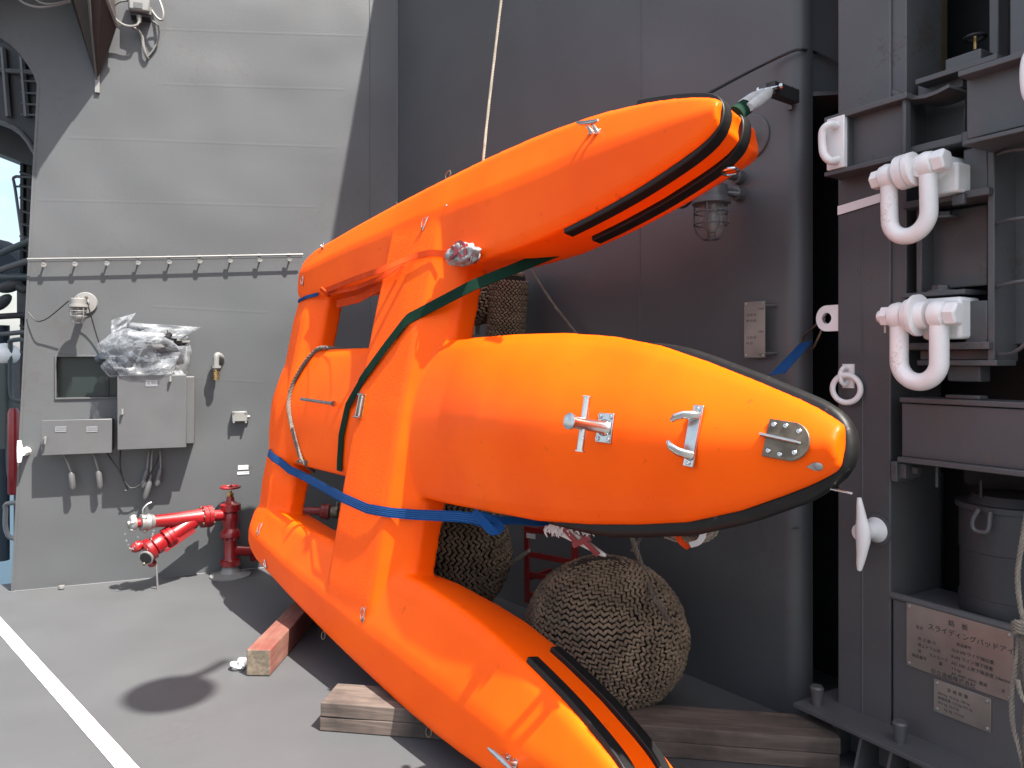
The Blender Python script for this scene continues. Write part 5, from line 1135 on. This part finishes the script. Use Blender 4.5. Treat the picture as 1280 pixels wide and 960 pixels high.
# ------------------------------------------------------------------ timber on the deck
def timber(name, label, p0, p1, wdt, hgt, z0_, mats, endmat, layers=1, bev=.006):
    p0, p1 = V(p0), V(p1); d = (p1 - p0).normalized(); Lg = (p1 - p0).length
    f_ = Frame(p0, d, V((0, 0, 1)), d.cross(V((0, 0, 1))))
    mb = MB(); nx = 24; mb2 = MB()
    pts = []
    for i in range(nx + 1):
        a = Lg * i / nx
        for b, c_ in ((0, 0), (0, wdt), (hgt, wdt), (hgt, 0)):
            j = .003 * noise.noise(V((a * 3, b * 9, c_ * 9 + z0_ * 50))); pts.append(V((a, b + (j if b else 0), c_ + j)))
    fs = [(3, 2, 1, 0), tuple(range(4 * nx, 4 * nx + 4))] + [(4 * i + k, 4 * i + (k + 1) % 4, 4 * i + 4 + (k + 1) % 4, 4 * i + 4 + k) for i in range(nx) for k in range(4)]
    me = bpy.data.meshes.new(name); me.from_pydata([tuple(q) for q in pts], [], fs); me.materials.append(M[mats]); me.materials.append(M[endmat]); me.polygons[0].material_index = 1; me.polygons[1].material_index = 1
    bm = bmesh.new(); bm.from_mesh(me); bmesh.ops.recalc_face_normals(bm, faces=bm.faces); bm.to_mesh(me); bm.free()
    o_ = bpy.data.objects.new(name, me); COL.objects.link(o_); o_.matrix_world = Matrix.Translation(p0 + V((0, 0, z0_))) @ Matrix((f_.x, f_.y, f_.z)).transposed().to_4x4()
    bv = o_.modifiers.new('bevel', 'BEVEL'); bv.width = bev; bv.segments = 2; bv.limit_method = 'ANGLE'; bv.angle_limit = R(50)
    return setp(o_, label, 'timber')
timber('timber_block', 'short red painted timber block under the stern end of the craft', (-1.345, 3.885, 0), (-1.31, 4.95, 0), .122, .132, .002, 'redwood', 'endwood')
timber('timber_baulk', 'lower of two stacked grey timber baulks under the craft', (-.83, 3.31, 0), (1.28, 2.99, 0), .0, .06, .002, 'greywood', 'endwood') if False else None
dB = (V((1.30, 2.985, 0)) - V((-.83, 3.31, 0))).normalized(); nB_ = V((-dB.y, dB.x, 0)) 
for k, (lb, zz, mt) in enumerate((('lower of two stacked grey timber baulks under the craft', .002, 'greywood'), ('upper of two stacked grey timber baulks under the craft', .064, 'pinkwood'))):
    q0 = V((-.83, 3.31, 0)) + nB_ * .20 + dB * (.004 * k); q1 = q0 + dB * 2.13
    timber('timber_baulk', lb, q0, q1, .20, .060, zz, 'greywood' if k == 0 else 'greywood', 'endwood', bev=.004)

# ------------------------------------------------------------------ woven rope fenders
def stitches(mb, rings, sz, axis_rot):
    pass
ES = []
_bm = bmesh.new(); bmesh.ops.create_uvsphere(_bm, u_segments=6, v_segments=4, radius=1); ESV = [v_.co.copy() for v_ in _bm.verts]; ESF = [tuple(q.index for q in f.verts) for f in _bm.faces]; _bm.free()
def stitch(mb, p, t, n_, l, w_, h):
    b_ = n_.cross(t); mb.add([p + t * c_.z * l + b_ * c_.x * w_ + n_ * c_.y * h for c_ in ESV], ESF)
def woven_ball(name, label, o, Rr, Rz, pole, sz, loc, mat='weave', sq=1.0):
    rt = thing(name, label, 'fender', loc); pole = V(pole).normalized(); mb = MB(); rnd = random.Random(5)
    MB().ell(o, pole, Rz - sz * .9, Rr - sz * .9, 40, 24).build('fender_core', 'core', rt)
    a = pole.orthogonal().normalized(); bb = pole.cross(a); th = .12
    row = 0
    th = .04
    while th < math.pi - .08:
        r_ = Rr * math.sin(th); n_ = max(6, int(2 * math.pi * r_ / (sz * 1.02)))
        for k in range(n_):
            an = 2 * math.pi * (k + .5 * (row % 2) + rnd.uniform(-.10, .10)) / n_; er = a * math.cos(an) + bb * math.sin(an); lump = 1 + .025 * noise.noise(er * 3 + pole * th * 2)
            p = o + (er * r_ + pole * Rz * math.cos(th)) * lump; nn = (er * math.sin(th) / Rr + pole * math.cos(th) / Rz).normalized(); east = pole.cross(er).normalized(); north = nn.cross(east)
            s1 = 1 if row % 2 else -1
            t1 = (east * .75 + north * .65 * s1 + V((rnd.uniform(-.13, .13), rnd.uniform(-.13, .13), rnd.uniform(-.13, .13)))).normalized()
            stitch(mb, p + nn * rnd.uniform(-.003, .004), t1, nn, sz * rnd.uniform(.60, .74), sz * .33, sz * .33)
        th += sz * .72 / max(.15, math.hypot(Rr * math.cos(th), Rz * math.sin(th))); row += 1
    for q in mb.v: q.z = o[2] + (q.z - o[2]) * sq
    mb.build('rope_weave', mat, rt, kind='stuff', ang=80)
    return rt
woven_ball('rope_fender', 'big round woven rope fender standing on deck behind the lower hull', V((.43, 3.52, .345)), .375, .345, (.42, -.80, .35), .0255, (.43, 3.52, .02), sq=.92)
woven_ball('rope_fender', 'round woven rope fender in deep shade behind the main cross beam', V((-.31, 4.30, .52)), .30, .34, (.1, -.2, 1), .030, (-.31, 4.3, .18))
woven_ball('rope_fender', 'brown woven rope fender half hidden behind the beam and green strap', B.w(594, 372, .30), .17, .17, (-.1, -.9, .4), .028, B.w(594, 400, .30))
# upright cylinder fender
def woven_cyl(name, label, top, bot, r_, sz):
    rt = thing(name, label, 'fender', bot); ax_ = (top - bot).normalized(); L_ = (top - bot).length; a = ax_.orthogonal().normalized(); bb = ax_.cross(a); mb = MB(); rnd = random.Random(3)
    MB().lathe(bot, ax_, [(-.02, r_ * .6), (0, r_ * .9), (L_, r_ * .86), (L_ + .03, r_ * .5)], 30).build('fender_core', 'core', rt)
    nr_ = int(L_ / (sz * .62)); n_ = int(2 * math.pi * r_ / (sz * .95))
    for i in range(nr_ + 3):
        z_ = i * sz * .62; rr2 = r_ * (1 if z_ < L_ - .03 else .75)
        for k in range(n_):
            an = 2 * math.pi * (k + .5 * (i % 2)) / n_; er = a * math.cos(an) + bb * math.sin(an); east = ax_.cross(er)
            stitch(mb, bot + ax_ * min(z_, L_ + .015) + er * (rr2 + rnd.uniform(-.002, .002)), (east * .8 + ax_ * .6 * (1 if i % 2 else -1)).normalized(), er, sz * .6, sz * .3, sz * .3)
    mb.build('rope_weave', 'weave', rt, kind='stuff', ang=80); return rt
tp_ = B.w(637, 345, .2); bt_ = B.w(628, 470, .2)
woven_cyl('cylinder_fender', 'upright cylindrical woven rope fender hanging against the shaded wall', tp_, bt_, .115, .028)
MB().rope([tp_ + V((0, 0, -.02)), B.w(640, 318, .15), B.w(645, 260, .05)], .012, .06).build('fender_line', 'rope', label='dark line from which the cylindrical fender hangs', cat='rope', ang=60)
MB().boxpx(B, 636, 322, 644, 334, .28, .31).build('wooden_tag', 'ivory', label='small pale wooden tag above the cylindrical fender', cat='tag', bevel=.002)
MB().rope([B.w(664, 338, .10), B.w(690, 378, .07), B.w(718, 414, .05), B.w(750, 455, .05)], .010, .05).build('slanting_rope', 'rope', label='grey rope slanting down the shaded wall right of the cylindrical fender', cat='rope', ang=60)
MB().boxpx(B, 590, 407, 594, 418, .1, .14).build('bolt_stub', 'galv', label='small steel stub beside the beam under the brown fender', cat='stub')
# ropes round the big fender
MB().rope([B.w(786, 660, .45), B.w(796, 690, .46), B.w(808, 722, .49), V((.60, 3.22, .60)), V((.66, 3.24, .50))], .013, .07).build('fender_lanyard', 'rope', label='rope lanyard running down onto the big round fender', cat='rope', ang=60)
MB().rope([B.w(806, 662, .35), B.w(797, 678, .36), B.w(790, 690, .40)], .010, .06).build('short_lanyard', 'rope', label='short dark rope end beside the fender lanyard', cat='rope', ang=60)
MB().rope([V((-.27, 4.02, .58)), B.w(590, 722, .55), B.w(615, 716, .55), B.w(640, 703, .52), B.w(662, 688, .5)], .012, .065).build('slack_rope', 'palerope', label='slack rope between the shaded fender and the red crate', cat='rope', ang=60)
# red crate full of coiled line
F5 = Frame(B.w(700, 700, .42), (.80, -.60, 0), (0, 0, 1), (-.60, -.80, 0))
rt = thing('red_crate', 'dull red slatted crate full of coiled rope behind the middle hull', 'crate', F5.w(695, 755))
for (x0, y0, x1, y1) in ((655, 664, 735, 671), (657, 696, 735, 703), (657, 722, 735, 729), (657, 748, 735, 754), (655, 664, 661, 754), (714, 664, 722, 754)):
    MB().boxpx(F5, x0, y0, x1, y1, .0 if x1 - x0 > 20 else .0121, .012 if x1 - x0 > 20 else .022).build('crate_bar', 'darkred', rt, bevel=.002)
for (x0, y0, x1, y1) in ((655, 664, 735, 671), (657, 722, 735, 729)): MB().boxpx(F5, x0, y0, x1, y1, -.26, -.25).build('crate_bar', 'darkred', rt, bevel=.002)
for x in (656, 730):
    for y in (667, 725): MB().box(F5, F5.px(x, y)[0] - .008, F5.px(x, y)[0] + .008, F5.px(x, y)[1] - .01, F5.px(x, y)[1] + .01, -.25, -.002).build('crate_side', 'darkred', rt)
MB().boxpx(F5, 658, 667, 669, 673, .0225, .024).build('crate_label', 'label', rt)
cl = thing('coiled_line', 'pale coiled line inside the red crate', 'rope', F5.w(690, 740, -.12))
for k in range(7):
    MB().torus(F5.p(F5.px(688 + 3 * (k % 3), 0)[0], F5.px(0, 712)[1] - .03 * (k % 2), -.05 - .022 * k), F5.z + V((.15 * math.sin(k * 2), 0, .3 * math.cos(k * 1.7))), .085 - .006 * (k % 3), .011, 26, 6).build('coil_turn', 'palerope' if k % 2 else 'rope', cl)
# frayed cloth bundle with red and white tape
F6 = Frame(FK.w(715, 665, -.2), (.8, -.6, 0), (0, 0, 1), (-.6, -.8, 0))
rt = thing('taped_bundle', 'frayed white cloth bundle bound with red and white tape under the middle hull', 'bundle', F6.w(715, 670))
rag = MB(); rnd = random.Random(2)
for i in range(70):
    x = 682 + rnd.random() * 58; p = F6.w(x, 655 + rnd.random() * 6, rnd.uniform(-.03, .03)); q = p + V((rnd.uniform(-.02, .02), rnd.uniform(-.02, .02), -rnd.uniform(.015, .04))); rag.tube([p, p.lerp(q, .5) + V((rnd.uniform(-.008, .008), 0, 0)), q], [.006, .005, .002], 5)
rag.build('frayed_ends', 'rag', rt, kind='stuff')
MB().tube([F6.w(690, 658, 0), F6.w(712, 668, 0), F6.w(734, 681, 0), F6.w(752, 692, 0), F6.w(757, 694, 0)], [.028, .030, .022, .014, .008], 12, flat=.6).build('cloth_roll', 'rag', rt)
for (x0, y0, x1, y1, mt) in ((700, 655, 722, 680, 'red'), (716, 682, 738, 672, 'red'), (726, 672, 748, 694, 'red'), (706, 668, 716, 664, 'tape')):
    MB().band([F6.w(x0, y0, .026), F6.w((x0 + x1) / 2, (y0 + y1) / 2, .034), F6.w(x1, y1, .024)], F6.z, .022, .003).build('binding_tape', mt, rt)
# coil of rope under the bow
rt = thing('rope_coil', 'tan rope coil with orange and white bands hanging under the middle bow', 'rope', FK.w(858, 668, -.3))
oc = FK.w(856, 655, -.34)
for k in range(5): MB().rope([oc + V((math.cos(t) * (.10 - .007 * k), -.55 * math.cos(t) * (.10 - .007 * k) - .012 * k, math.sin(t) * (.062 - .005 * k))) for t in [math.pi * 2 * i / 16 for i in range(17)]], .010, .05).build('coil_turn', 'palerope' if k != 2 else 'rope', rt, ang=60)
MB().band(smooth_path([oc + V((-.05, -.07, -.01)), oc + V((-.03, -.08, -.045)), oc + V((.0, -.06, -.07))], .01), (-.2, -1, -.3), .02, .004).build('orange_band', 'redweb', rt); MB().band(smooth_path([oc + V((.0, -.08, -.055)), oc + V((.03, -.09, -.04)), oc + V((.055, -.08, .0))], .01), (-.2, -1, -.3), .022, .004).build('white_band', 'tape', rt)
# lashing links on the deck
def links(nm, lb, pts, r_, s_):
    rt = thing(nm, lb, 'chain', pts[0])
    for i, p in enumerate(pts): MB().torus(V(p), (.3, .2, 1) if i % 2 == 0 else (.2, -.9, .6), r_, s_, 20, 8).build('link', 'white', rt)
links('deck_tie_down', 'white lashing links on deck at the end of the red timber', [(-1.385, 3.99, .035), (-1.345, 4.02, .055), (-1.42, 3.975, .02)], .032, .009)
links('deck_tie_down', 'white lashing ring on deck at the far left by the wall', [(-3.62, 5.15, .035), (-3.58, 5.17, .04), (-3.68, 5.13, .02)], .042, .012)
# unseen round thing on an arm, added to cast the blob shadow on deck
fl_ = thing('round_shadow_caster', 'round thing on a long arm, added above the craft for its deck shadow, out of view', 'lamp', (1.22, 1.3, 6.45))
MB().lathe((1.22, 1.3, 6.4), (0, 0, 1), [(0, .19), (.02, .205), (.06, .205), (.12, .16), (.18, .07), (.2, .03)], 32).build('caster_bowl', 'grey', fl_)
MB().tube([(1.22, 1.3, 6.6), (1.38, 1.48, 6.64), (1.50, 1.56, 6.8), V((1.50, 1.56, 6.8)) + SUN * 3.5], .03, 10).build('caster_arm', 'grey', fl_)  # arm runs unattached along the sun's direction so its own shadow stays small
